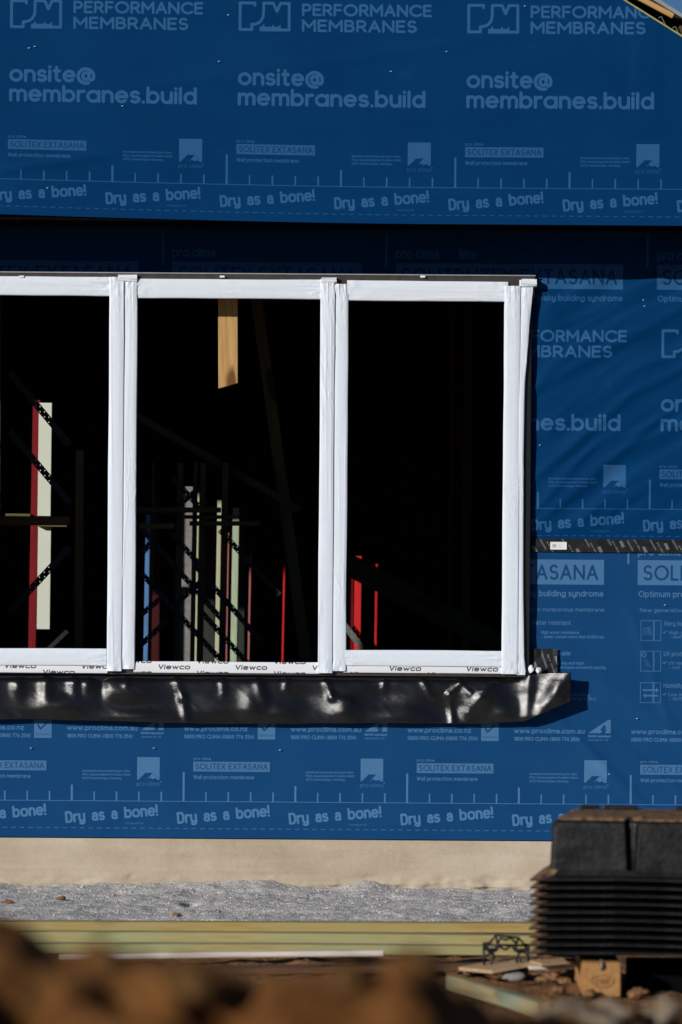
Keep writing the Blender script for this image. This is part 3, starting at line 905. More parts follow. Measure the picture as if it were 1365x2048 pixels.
strap(bp, (20, 745), (140, 890), .56); strap(bp, (20, 862), (140, 1006), .565); strap(bp, (20, 1224), (140, 1094), .57)
stud(bp, 150, 165, .62, M['dim'], z1=P(150, 900, .62).z)
strap(bp, (95, 1300), (135, 1262), 1.5, mat=M['steel'], w=.02)
# middle bay: near frame left in shade
np_ = thing("stud_partition", "shaded stud partition with crossed perforated straps behind the middle pane", "stud wall", (-.7, 1.25, FZ))
for p0, p1, mt in ((350, 361, 'blue'), (382.5, 390, 'dim'), (395.5, 407, 'dim'), (440, 452, 'dim'), (300, 303, 'dim')):
    stud(np_, p0, p1, 1.25, M['dim'], py=1150, lean=.01, z1=P(390, 925, 1.25).z)
beam("nog", P(262, 1020, 1.22), P(442, 1020, 1.22), .09, .025, M['dim'], np_, (0, 1, 0))
beam("nog", P(280, 1052, 1.22), P(350, 1052, 1.22), .09, .026, M['olive'], np_, (0, 1, 0))
beam("nog", P(355, 1034, 1.30), P(480, 1034, 1.30), .09, .018, M['olive'], np_, (0, 1, 0))
beam("nog", P(380, 1047, 1.22), P(520, 1047, 1.22), .09, .022, M['dim'], np_, (0, 1, 0))
for p0, p1 in (((282, 1055), (445, 1240)), ((282, 1145), (440, 1318)), ((345, 1068), (400, 1130)), ((345, 955), (400, 1015)), ((345, 1022), (400, 975)),
               ((390, 1130), (520, 1280)), ((400, 1220), (530, 1365)), ((440, 1060), (560, 1190)), ((270, 1125), (310, 1075)), ((345, 1215), (400, 1165)), ((282, 1230), (330, 1190)), ((282, 1290), (335, 1240))):
    strap(np_, p0, p1, 1.235 + .004 * random.Random(p0[1]).random(), w=.026)
# the frame beyond, where the sun reaches it
fp = thing("stud_partition", "sunlit row of coloured studs in cream, sage, pink, red and blue deep inside the house", "stud wall", (-.5, 2.2, FZ))
for p0, p1, t, mt, lb, top in ((288, 297, 2.30, 'blue', "blue dyed stud", 1030), (361.5, 382, 1.75, 'greyboard', "grey fibre board", 973),
                      (390.5, 395, 2.065, 'cream', None, 985), (431, 439.5, 2.13, 'cream', "cream stud", 1000), (462, 475, 2.33, 'sage', "sage green stud", 1015),
                      (452.5, 455.5, 2.44, 'pink', None, 1065), (496, 500, 2.69, 'pink', "pink dyed stud", 1105), (564, 568, 2.79, 'red_lit', "bright red stud", 1125)):
    stud(fp, p0, p1, t, M[mt], py=1180, name="board" if mt == 'greyboard' else "stud", lean=.008, label=lb, dep=.012 if mt == 'greyboard' else .045, z1=P(400, top, t).z)
stud(fp, 304, 320, 3.3, M['red_shaded'], label="red dyed stud, shade in its colour", z1=P(400, 940, 3.3).z); stud(fp, 580, 588, 3.9, M['red_shaded'], z1=P(400, 1130, 3.9).z)
stud(fp, 407, 430, 3.4, M['green_shaded'], z1=P(400, 1050, 3.4).z); stud(fp, 477, 490, 3.5, M['green_shaded'], z1=P(400, 1060, 3.5).z)
rp = thing("stud_partition", "pair of bright red studs behind the right pane", "stud wall", (.1, 2.72, FZ))
zr_ = P(720, 1112, 2.6).z
stud(rp, 708, 722, 2.55, M['red_lit'], py=1200, lean=.004, dep=.045, z1=zr_); stud(rp, 690, 707.3, 2.553, M['red'], py=1200, dep=.042, z1=zr_)
stud(rp, 749, 754, 2.60, M['red_lit'], py=1200, lean=.006, dep=.045, z1=zr_ - .04)
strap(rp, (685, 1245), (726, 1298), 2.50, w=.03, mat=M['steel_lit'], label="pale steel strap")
beam("nog", P(690, 1292, 2.65), P(712, 1292, 2.65), .05, .02, M['olive'], rp, (0, 1, 0))
stud(rp, 897, 906, 4.2, M['red']); stud(rp, 925, 942, 4.2, M['olive'])
# loose timbers
o = beam("hanging_board", P(456, 500, .132), P(457, 772, .132), .045, px_x(476, 700, .11) - px_x(437, 700, .11), M['pine'], None, (0, 1, 0), .0015)
tag(o, "short sunlit pine board hanging down behind the middle pane", "board")
me = o.data
zmax = max(v.co.x for v in me.vertices)
for v in me.vertices:      # raked lower end
    if v.co.x > zmax - .01: v.co.x += .012 * (1 if v.co.z < 0 else -1)
o = beam("leaning_prop", P(503, 520, 1.6), P(624, 1400, 1.6), .045, .055, M['olive'], None, (0, 1, 0)); tag(o, "olive timber prop leaning behind the middle pane", "prop")
o = beam("raking_timber", P(240, 812, 1.42), P(600, 1020, 1.42), .045, .035, M['dim'], None, (0, 1, 0)); tag(o, "thin brown timber raking down across the middle pane", "timber")
o = beam("raking_brace", P(640, 1100, 2.42), P(1040, 1310, 2.42), .045, .105, M['dim'], None, (0, 1, 0)); tag(o, "wide brown brace raking down behind the right pane", "brace")

# ------------------------------------------------------------------ the window
win = thing("window", "wide white taped window frame with three open bays above the black flashing", "window", (0, 0, WZ0))
YF = -.050
def strip(name, xa, xb, za, zb, y, along, seed, mat=None, wav=.0012, bulge=.0035, amp=.0008, parent=win, ends=1.0, back=.04, uv=None, label=None, prof=None):
    horiz = along == 'x'
    L = (xb - xa) if horiz else (zb - za)
    W = (zb - za) if horiz else (xb - xa)
    nl = max(30, int(L / .006))
    cu = np.concatenate([[-1], np.linspace(0, 1, 21), [2]])
    lv = np.linspace(0, 1, nl)
    U, T = np.meshgrid(cu, lv)
    Uc = np.clip(U, 0, 1)
    s = T * L
    e0 = wav * 2 * fbm(s * 3.2 + seed * 3.1, 0 * s + seed, 2); e1 = wav * 2 * fbm(s * 3.2 + seed * 5.7, 0 * s + seed + 40, 2)
    if prof: e1 = e1 + np.interp(T, prof[0], [q / 447 for q in prof[1]])
    across = e0 * (1 - Uc) + (W + e1) * Uc
    endf = np.exp(-np.minimum(s, L - s) / .05) * ends
    sharp = lambda q, w_: np.exp(-np.abs(q) / w_)
    d = amp * .6 * ridged(Uc * 2.2 + seed * 7, s * 1.1 + seed + Uc * .7, 2)
    # long thin tension creases and short slanting ones
    d = d + amp * 2.6 * sharp(vn(Uc * 3.2 + seed * 3, s * 1.3 + Uc * .6 + seed * 5), .06) * np.clip(3 * vn(s * 2.2 + seed, Uc * 1.5) - .1, 0, 1) * 1.4
    d = d + amp * 2.6 * sharp(vn(Uc * 4 + s * 14 + seed, s * 3 - Uc * 2 + seed * 2), .05) * np.clip(4 * vn(s * 2.5 + 9 * seed, 0 * s) - .6, 0, 1)
    endf = np.exp(-np.minimum(s, L - s) / .05) * ends
    far = np.exp(-(L - s) / .10) * ends
    d = d + .0016 * vn(Uc * 1.6 + seed, s * 5 + 2 * seed) + endf * .0060 * fbm(Uc * 4 + seed * 2, s * 28 + seed, 4) + far * .006 * sharp(vn(Uc * 5 + seed, s * 9 + Uc * 2), .06) + .0015 * vn(s * 2 + seed, 0 * s)
    dep = y - bulge * (1 - np.abs(2 * Uc - 1) ** 3) - d
    dep = np.where(U < 0, y + back, np.where(U > 1, y + back, dep))
    if horiz: x, z = xa + s, za + across
    else: x, z = xa + across, za + s
    V = np.stack([x, dep, z], -1).reshape(-1, 3)
    n = len(cu); i = np.arange(n * nl).reshape(nl, n)
    q = np.stack([i[:-1, :-1], i[:-1, 1:], i[1:, 1:], i[1:, :-1]], -1).reshape(-1, 4)
    if horiz: q = q[:, ::-1]
    UVs = None
    if uv: UVs = np.stack([(x - uv[0]) / uv[1], (z - uv[2]) / uv[3]], -1).reshape(-1, 2)
    o = mesh_obj(name, V.tolist(), q.tolist(), mat or M['tape'], parent, True, UVs)
    if label: o["label"] = label
    return o
def PX(px, py=950): return P(px, py, YF).x
def PZ(py, px=682): return P(px, py, YF).z
JX0 = WX0 - .03
# aluminium frame members behind the tape
ztop_, zbot_ = PZ(549, 660), PZ(1347, 660)
box("head_rail", (JX0, -.041, PZ(592, 660)), (PX(1068), .07, ztop_), M['alu'], win, .002)
box("head_lip", (JX0, -.046, ztop_ - .001), (PX(1069), -.0415, ztop_ + .004), M['roof'], win)
for px0, px1 in ((220, 270), (643, 692), (1012, 1062)):
    box("mullion" if px1 < 1000 else "jamb", (PX(px0), -.040, zbot_ + .02), (PX(px1), .07, PZ(592, 660) - .001), M['alu'] if px1 < 1000 else M['shaded_alu'], win, .002)
box("jamb", (JX0, -.040, zbot_ + .02), (JX0 + .06, .07, PZ(592, 660) - .001), M['alu'], win, .002)
box("sill", (JX0, -.040, zbot_ - .010), (PX(1062), .08, zbot_ + .019), M['alu'], win, .002)
# tape: heads, verticals, sills
JS = JX0
strip("head_tape", JS, PX(220), PZ(591, 110), PZ(553.5, 110), YF, 'x', 1)
strip("head_tape", PX(271), PX(643), PZ(597, 455), PZ(558.5, 455), YF, 'x', 2)
strip("head_tape", PX(692), PX(1014), PZ(602, 850), PZ(562, 850), YF, 'x', 3)
strip("mullion_tape", PX(217), PX(247), PZ(1342, 230), PZ(554, 230), YF - .007, 'z', 4, amp=.0012)
strip("mullion_tape", PX(246), PX(273), PZ(1338, 260), PZ(556, 260), YF - .003, 'z', 5)
strip("mullion_tape", PX(639), PX(668), PZ(1346, 655), PZ(558, 655), YF - .007, 'z', 6, amp=.0011)
strip("mullion_tape", PX(667), PX(695), PZ(1342, 680), PZ(568, 680), YF - .003, 'z', 7)
strip("jamb_tape", PX(1007), PX(1039), PZ(1348, 1023), PZ(572, 1023), YF - .005, 'z', 8)
strip("jamb_tape", PX(1037), PX(1062), PZ(1350, 1050), PZ(560, 1050), YF - .002, 'z', 9, wav=.0015, prof=((0, .01, .05, .2, .4, .55, .75, .88, .96, 1), (-8, -7, -10.5, -13, -14.5, -15, -12, -5, 1, 4)))
strip("sash_tape", JS, PX(216), PZ(1331, 110), PZ(1297, 110), YF - .002, 'x', 10, amp=.0003)
strip("sash_tape", PX(692), PX(1010), PZ(1333, 850), PZ(1301, 850), YF - .002, 'x', 11, amp=.0003)
f0 = PX(311)
for a0, a1, sd_ in ((JS, PX(218), 12), (PX(270), PX(642), 13), (PX(690), PX(1012), 14)):
    pm = 240 if sd_ == 12 else (455 if sd_ == 13 else 850)
    strip("printed_film", a0, a1, PZ(1346.5, pm), PZ(1324 if sd_ == 13 else 1327, pm), YF + .003, 'x', sd_, M['film'], wav=.0006, amp=.0003, bulge=.002, ends=0,
          uv=(f0, 154 / 447 * .9975, PZ(1347, 455), 24 / 447 * .9975), label="white protective film printed with a black word")
# crumpled tape ends folded over the head
for px0, px1, py0, py1, sd_ in ((234, 272, 550, 562, 21), (641, 671, 555, 567, 22), (1041, 1071, 558, 572, 23)):
    strip("folded_tape_end", PX(px0), PX(px1), PZ(py1, px0), PZ(py0, px0), YF - .010, 'x', sd_, amp=.003, ends=.8, wav=.004)
for px in (44, 445, 846):
    q = P(px, 553.5, YF)
    box("clip", (q.x - .011, YF - .006, q.z - .004), (q.x + .011, YF + .003, q.z + .005), M['foam'], win, .0015)

# ------------------------------------------------------------------ black flashing below the sill
def f_fl(X, T):
    """X metres, T 0 at the lower edge .. 1 at the top"""
    pxx = X * 447 / 1.0 + 682.5
    bot = np.interp(pxx, [-300, 0, 60, 200, 330, 430, 560, 700, 800, 900, 960, 1050, 1090, 1120, 1141], [1437, 1438, 1438, 1440, 1444, 1447, 1447, 1446, 1444, 1446, 1446, 1442, 1424, 1410, 1402])
    top = np.interp(pxx, [-300, 0, 1040, 1060, 1100, 1141], [1349, 1351, 1353, 1349, 1345, 1344])
    roll = (pxx - 682.5) * math.tan(ROLL)
    zb = HC + (1065 - bot + roll) / 447; zt = HC + (1065 - top + roll) / 447
    zb = zb + .0035 * fbm(X * 6, X * 0 + 3, 3)
    Z = zb + (zt - zb) * T
    y = -.030 - (1 - T) * .018
    y = y + (1 - T) * .020 * vn(X * 2.6 + 2.2, 0 * X + 1.5)
    y = y - .045 * np.clip((pxx - 1020) / 120, 0, 1) ** 1.3 * (1 - .25 * (1 - T))
    y = y + .030 * np.exp(-((T - 1.02) / .10) ** 2) * np.clip((1060 - pxx) / 30, 0, 1)
    crs = ((352, 1352, 366, 1395, 9), (366, 1395, 374, 1440, 9), (445, 1352, 448, 1385, 8), (515, 1352, 528, 1400, 11), (650, 1354, 664, 1394, 8), (664, 1394, 700, 1402, 9), (845, 1358, 862, 1392, 7),
           (905, 1444, 898, 1390, 7), (898, 1390, 920, 1364, 7), (920, 1364, 940, 1386, 7), (992, 1354, 938, 1424, 14), (1058, 1356, 1052, 1430, 11), (1078, 1425, 1132, 1350, 19), (575, 1352, 572, 1378, 7), (770, 1352, 768, 1376, 7), (253, 1352, 255, 1368, 7))
    # bellies between the fixings: (px, py, half width, half height, depth)
    for bx_, by_, rx_, rz_, am in ((38, 1372, 13, 22, .010), (94, 1368, 13, 34, .012), (150, 1362, 12, 26, .010), (176, 1362, 11, 24, .009), (128, 1408, 46, 20, .017), (250, 1384, 52, 22, .015), (285, 1432, 70, 13, .012), (205, 1360, 12, 34, -.010),
                                   (430, 1420, 60, 24, .010), (505, 1408, 24, 34, .014), (560, 1425, 40, 18, .011), (610, 1395, 36, 30, -.010), (690, 1420, 28, 24, .016), (760, 1395, 44, 26, -.009), (800, 1430, 50, 18, .010), (880, 1425, 40, 26, -.010), (965, 1395, 34, 30, .016), (1010, 1425, 30, 22, .014), (1112, 1385, 18, 22, .012), (-60, 1400, 50, 30, .015)):
        q = P(bx_, by_)
        y = y - 1.4 * am * np.exp(-(((X - q.x) * 447 / rx_) ** 2 + ((Z - q.z) * 447 / rz_) ** 2))
    for i, (ax, ay, bx, by, w) in enumerate(crs):
        A_ = P(ax, ay); B_ = P(bx, by)
        dx, dz = B_.x - A_.x, B_.z - A_.z; L2 = dx * dx + dz * dz
        t = np.clip(((X - A_.x) * dx + (Z - A_.z) * dz) / L2, 0, 1)
        d = np.hypot(X - A_.x - t * dx, Z - A_.z - t * dz)
        y = y - w / 447 * .38 * np.exp(-(d / (w / 447 * 1.0)) ** 2)
    y = y - .008 * fbm(X * 4.6 + 1.2 * T, T * 1.5 + 8, 2) - .0022 * ridged(X * 9 + 2 * T, T * 2.2 + 3, 2)
    return X, np.minimum(y, -.016), Z
xs = np.concatenate([np.arange(-2.1, -1.6, .02), np.arange(-1.6, P(1141, 1370).x, .0045)])
o = grid("sill_flashing", xs, np.linspace(0, 1, 56), f_fl, M['flash'])
sol = o.modifiers.new("thickness", 'SOLIDIFY'); sol.thickness = .0015; sol.offset = 1
tag(o, "crinkled glossy black flashing strip hanging below the white window", "flashing")
# printed black tape patch and foam at the sill's right end
q0, q1 = P(1062, 1346, -.012), P(1115, 1298, -.012)
def f_patch(X, Z):
    zt = (Z - q0.z) / (q1.z - q0.z)
    return X - .006 * zt * 0 + .004 * vn(Z * 40, X * 0), -.016 - .006 * fbm(X * 30, Z * 30, 3) - .006 * np.clip((X - q1.x + .02) / .02, 0, 1), Z + .003 * vn(X * 50, Z * 0) * zt
o = grid("tape_patch", np.linspace(q0.x, q1.x, 24), np.linspace(q0.z, q1.z, 22), f_patch, M['btape'], None, lambda X, Z: ((X - q0.x) * 447 / 220, (Z - q0.z) * 447 / 30 * .6))
tag(o, "crumpled black printed tape patch at the window's lower corner", "tape")
fo = thing("foam_filler", "two white foam knobs squeezed out at the window's lower right corner", "foam", P(1068, 1345, -.05))
lump("foam_knob", P(1063, 1338, -.052), .018, M['foam'], 3, fo, (.8, .6, 1), .2); lump("foam_knob", P(1078, 1341, -.050), .018, M['foam'], 9, fo, (1, .6, .8), .2)
# taped joint between the sheets
jt = thing("joint_tape", "black printed tape strip sealing the joint between two blue sheets", "tape", (1.2, 0, Z_JOIN))
def f_jt(X, Z):
    return X, -.0125 - .0022 * fbm(X * 9, Z * 25, 3) - .002 * np.exp(-((X - P(1270, 1090).x) / .012) ** 2), Z + .0015 * vn(X * 8, Z * 0)
zc = P(1220, 1091.5).z
grid("tape_strip", coords(PX(1062), 4.0, .012, (), FINE), np.linspace(zc - .029, zc + .029, 10), f_jt, M['btape'], jt, lambda X, Z: ((X - PX(1062)) * 447 / 220, (Z - zc) * 447 / 30 + .5))
k = NT("sticker_print")
uvn = k.n("ShaderNodeTexCoord"); cvs = Canvas(33, 15, 8)
for i in range(5): cvs.rect(4.5 + i * 1.6, 4, 5.4 + i * 1.6, 11, .9)
for i in range(4): cvs.rect(14, 4 + i * 2.2, 27 - (i % 2) * 4, 4.8 + i * 2.2, .35)
ti = k.n("ShaderNodeTexImage", image=cvs.image("sticker"), extension='CLIP'); k.l(uvn.outputs["UV"], ti.inputs["Vector"])
k.l(k.mix(ti.outputs["Color"], (.8, .8, .8, 1), (.1, .1, .1, 1)), k.b.inputs["Base Color"]); k.set("Roughness", .5)
q0, q1 = P(1101, 1099, -.017), P(1134, 1084, -.017)
grid("paper_sticker", np.linspace(q0.x, q1.x, 6), np.linspace(q0.z, q1.z, 4), lambda X, Z: (X, -.0185 - .001 * vn(X * 60, Z * 60), Z), k.m, jt, lambda X, Z: ((X - q0.x) / (q1.x - q0.x), (Z - q0.z) / (q1.z - q0.z)))["label"] = "white barcode sticker"

# ------------------------------------------------------------------ foundation
def f_sl(X, Z):
    rough = np.clip((.075 - Z) / .05, 0, 1)
    y = .004 - .003 * fbm(X * 3, Z * 9, 4) - rough * .024 * ridged(X * 9, Z * 22, 4) * (.4 + np.clip(vn(X * 1.6 + 3, Z * 0) * 2 + .5, 0, 1)) - .0025 * np.exp(-((Z - .085 - .02 * vn(X * 1.3, 0 * X)) / .006) ** 2)
    y = y + .02 * np.exp(-(((X - P(262, 1753).x) / .012) ** 2 + ((Z - P(262, 1753).z) / .006) ** 2))
    return X, np.minimum(y, .012), Z
fd = thing("foundation", "sand coloured concrete foundation edge below the blue membrane", "foundation", (0, 0, 0))
grid("slab_edge", coords(-5.6, 4.1, .012, (), FINE), np.arange(-.12, .2301, .008), f_sl, M['slab'], fd)
box("slab_body", (-5.6, .03, -.12), (4.1, 7.2, .148), M['slab'], fd)

# ------------------------------------------------------------------ ground
def f_ground(X, Y):
    z = -.012 + .028 * fbm(X * 1.4, Y * 1.4, 3) * np.exp(-((Y + 5) / 9) ** 2) + .022 * fbm(X * 8, Y * 8, 4) * (np.abs(X) < 3) * (Y > -7) * (Y < -1)
    z = z + .018 * ridged(X * 16, Y * 16, 3) * (np.abs(X) < 3) * (Y > -7) * (Y < -1.8)
    z = z - .035 * np.exp(-((Y + 2.6) / .9) ** 4)
    z = np.where(Y > -.3, -.10, z)
    return X, Y, z
gx = np.unique(np.concatenate([[-1500, -500, -150, -60, -30, -15, -9, -6, -4.5, -3.5], np.arange(-3, 3, .03), [3, 3.5, 4.5, 6, 9, 15, 30, 60, 150, 500, 1500]]))
gy = np.unique(np.concatenate([[-800, -300, -100, -50, -30, -22], np.arange(-18, -7, .5), np.arange(-7, 0.2, .03), [1, 4, 10, 30, 100, 400, 1500]]))
o = grid("ground", gx, gy, f_ground, M['soil']); o["kind"] = "structure"
def f_gr(X, Y):
    near = np.clip((Y + .35) / .35, 0, 1)
    z = .012 + .020 * fbm(X * 2.3, Y * 3, 3) + .012 * fbm(X * 8, Y * 8, 5, .6) + .005 * ridged(X * 30, Y * 30, 2)
    z = z + near * (.016 * (fbm(X * 2.0 + 7, 0 * X, 3) + .3)) + near * .03 * np.exp(-((X - P(520, 1780).x) / .12) ** 2) + near * .032 * np.exp(-((X - P(735, 1778).x) / .12) ** 2)
    z = z - .05 * np.exp(-(((X - .97 * P(375, 1815, -.9).x) / .03) ** 2 + ((Y + .95) / .08) ** 2))
    edge = np.clip((Y + 2.05) / .2, 0, 1)
    return X, Y, z * edge - .03 * (1 - edge)
gy = np.unique(np.concatenate([np.arange(-2.05, 0.0, .016), [.0195]]))
o = grid("gravel_bed", coords(-5.6, 4.1, .013, (), FINE), gy, f_gr, M['gravel']); o["kind"] = "structure"
# loose grit on the gravel
rnd = random.Random(5); V, F = [], []
def hgr(x, y): return float(f_gr(np.array([x]), np.array([y]))[2][0])
for i in range(900):
    x = rnd.uniform(-1.7, 1.2); y = rnd.uniform(-1.8, -.02); r = rnd.choice((.002, .002, .003, .003, .004, .006)) * rnd.uniform(.7, 1.3)
    z = hgr(x, y) + r * .3; b0 = len(V); a0 = rnd.random() * 6
    for k_ in range(4):
        V.append((x + r * math.cos(a0 + k_ * 1.57) * rnd.uniform(.7, 1.4), y + r * math.sin(a0 + k_ * 1.57), z + rnd.uniform(-.3, .3) * r))
    V.append((x + rnd.uniform(-.3, .3) * r, y, z + r * .8)); V.append((x, y, z - r))
    for k_ in range(4):
        F.append((b0 + k_, b0 + (k_ + 1) % 4, b0 + 4)); F.append((b0 + (k_ + 1) % 4, b0 + k_, b0 + 5))
o = mesh_obj("grit", V, F, M['gravel']); tag(o, "loose grey grit scattered on the gravel bed", "grit", None, "stuff")
def gpt(px, py, z=.0):
    """ground point seen at a pixel"""
    d = (HC - z) * FPX / (py - 1065.0)
    for _ in range(3):
        q = P(px, py, d - D); d *= (HC - z) / (HC - q.z)
    return P(px, py, d - D)
for i, (px, py, r, lb) in enumerate(((18, 1808, .022, "orange clay lump on the gravel beside the brown heap"), (122, 1802, .020, "flat orange clay lump on the gravel below the left pane"),
                                      (352, 1834, .018, "orange clay lump in front of the hollow in the gravel"), (435, 1819, .013, "small pale clay lump right of the hollow in the gravel"))):
    q = gpt(px, py, .015)
    o = lump("clay_lump", (q.x, q.y, hgr(q.x, q.y) + r * .25), r, M['orange'], 40 + i, None, (1.2, 1, .5), .3, 2); tag(o, lb, "clay lump", "clay lumps on the gravel")

# ------------------------------------------------------------------ timbers lying in front of the gravel
def lie(name, label, px0, px1, d, z0, h, w, mat, dz=0.0, slant=0.0, bend=0.0, cat="plank", group="timber planks on the ground"):
    a = P(px0, 1900, d - D); b = P(px1, 1900, d - D)
    o = beam(name, (a.x, d - D + w / 2 - slant / 2, z0 + h / 2 - dz), (b.x, d - D + w / 2 + slant / 2, z0 + h / 2 + dz), w, h, mat, None, (0, 1, 0), .003, bend)
    return tag(o, label, cat, group)
lie("timber_plank", "yellow treated plank lying against the gravel, farthest of the planks", -60, 1120, 18.05, .0, .038, .09, M['green1'], .002, .05)
lie("timber_plank", "long green tinted plank with a dark knot, second from the gravel", -80, 1140, 17.45, .002, .043, .09, M['green2'], .003, -.10, .004)
lie("timber_plank", "pale green plank between the knotted plank and the white batten", -40, 1075, 17.1, .0, .034, .09, M['green2'], -.002, .08, .003)
lie("white_batten", "long white primed batten in front of the green planks", 120, 768, 16.92, .004, .019, .045, M['white_wood'], .006, .1, .0)
lie("white_batten", "white batten end lying behind the black plastic spacer", 640, 1010, 16.6, .004, .012, .045, M['white_wood'], .0, .2)
lie("white_batten", "short white batten between the spacer and the bearer block", 1058, 1168, 16.25, .032, .013, .045, M['white_wood'], .0, .03)
lie("old_board", "weathered brown board lying in front of the long white batten", 330, 1010, 16.45, -.006, .022, .14, M['oldwood'], .0, .3)
# plywood offcuts
V = [P(925, 1938, -4.05), P(1072, 1916, -3.75), P(1082, 1926, -3.95), P(1000, 1941, -4.2)]
def slab(name, pts, th, mat, label, cat):
    pts = [Vector(p) for p in pts]; n = len(pts)
    V = pts + [p - Vector((0, 0, th)) for p in pts]
    F = [tuple(range(n)), tuple(range(2 * n - 1, n - 1, -1))] + [(i, n + i, n + (i + 1) % n, (i + 1) % n) for i in range(n)]
    o = mesh_obj(name, V, F, mat)
    bm = bmesh.new(); bm.from_mesh(o.data); bmesh.ops.recalc_face_normals(bm, faces=bm.faces[:]); bm.to_mesh(o.data); bm.free()
    return tag(o, label, cat)
slab("plywood_offcut", [gpt(918, 1934, .03), gpt(1000, 1918, .05), gpt(1085, 1913, .06), gpt(1080, 1922, .06), gpt(985, 1941, .03)], .012, M['ply'], "thin dusty plywood offcut tilted behind the black spacer", "offcut")
slab("plywood_offcut", [gpt(1060, 1921, .06), gpt(1172, 1913, .075), gpt(1168, 1919, .07), gpt(1085, 1927, .06)], .010, M['ply'], "narrow plywood offcut pointing under the tray stack", "offcut")
q0, q1 = gpt(905, 1978, .0), gpt(1088, 2036, .0)
o = beam("timber_plank", (q0.x, q0.y, .026), (q1.x, q1.y, .026), .045, .05, M['cut_plank'], None, (0, 1, 0), .003); tag(o, "short sawn plank end with a blue green top edge near the pale clods", "plank", "timber planks on the ground")
for i, (px, py, r, lb, mt) in enumerate(((938, 1948, .026, "brown brick piece left of the black spacer", 'orange'), (995, 1955, .030, "brown brick piece under the black spacer", 'brownclod'), (1030, 1960, .032, "grey stone under the right foot of the black spacer", 'greyboard'), (905, 1950, .02, "small brown lump beside the plank end", 'brownclod'))):
    q = gpt(px, py, .0); o = lump("brick_piece", (q.x, q.y, r * .3), r, M[mt], 60 + i, None, (1.3, .8, .55), .22, 3); tag(o, lb, "rubble", "rubble pieces around the spacer")

# ------------------------------------------------------------------ black plastic spacer
ds = 16.35; ys = ds - D
sp = thing("rebar_spacer", "small black plastic lattice spacer standing in front of the planks", "spacer", gpt(1012, 1950))
def sq(pts, dy=0.0): return [P(px, py, ys + dy) for px, py in pts]
def lattice(name, polys, r, dys):
    for dy in dys:
        V, F = [], []
        for p in polys: tube(V, F, sq(p, dy), r, 6)
        mesh_obj(name, V, F, M['plastic'], sp, True)
arc_ = lambda cx, cy, rx, ry, a0, a1, n=8: [(cx + rx * math.cos(R(a0 + (a1 - a0) * i / n)), cy - ry * math.sin(R(a0 + (a1 - a0) * i / n))) for i in range(n + 1)]
lattice("top_frame", [[(968, 1888), (982, 1884), (992, 1870), (1038, 1876), (1048, 1888), (1060, 1890)], [(992, 1870), (996, 1890), (1006, 1897), (1012, 1899), (1020, 1893), (1032, 1889), (1038, 1876)],
                      [(996, 1886), (1002, 1876), (1012, 1880), (1022, 1876), (1032, 1886)], [(968, 1889), (1060, 1891)]], .0046, (0, .05))
lattice("cup", [arc_(984, 1890, 14, 14, 180, 360), arc_(984, 1892, 9, 10, 180, 360), [(972, 1898), (996, 1898)]], .0048, (0, .05))
lattice("cup", [arc_(1042, 1891, 16, 14, 180, 360), arc_(1042, 1893, 10, 10, 180, 360), [(1028, 1900), (1058, 1899)]], .0048, (0, .05))
for pts in ([(968, 1886), (969, 1950)], [(1058, 1888), (1055, 1946)]):
    lattice("leg", [pts], .0048, (0, .05))
lattice("lower_ring", [arc_(982, 1924, 14, 17, 60, 300), [(990, 1910), (980, 1934), (996, 1942)], arc_(1045, 1922, 14, 18, -120, 120), arc_(1046, 1922, 12, 20, 90, 270), [(1036, 1910), (1050, 1940)], [(970, 1938), (1000, 1944), (1030, 1944), (1056, 1936)]], .0044, (0, .05))
for px, py in ((968, 1886), (1058, 1889), (1015, 1873), (970, 1945), (1056, 1942)):
    V, F = [], []; tube(V, F, [P(px, py, ys), P(px, py, ys + .05)], .004); mesh_obj("cross_bar", V, F, M['plastic'], sp, True)

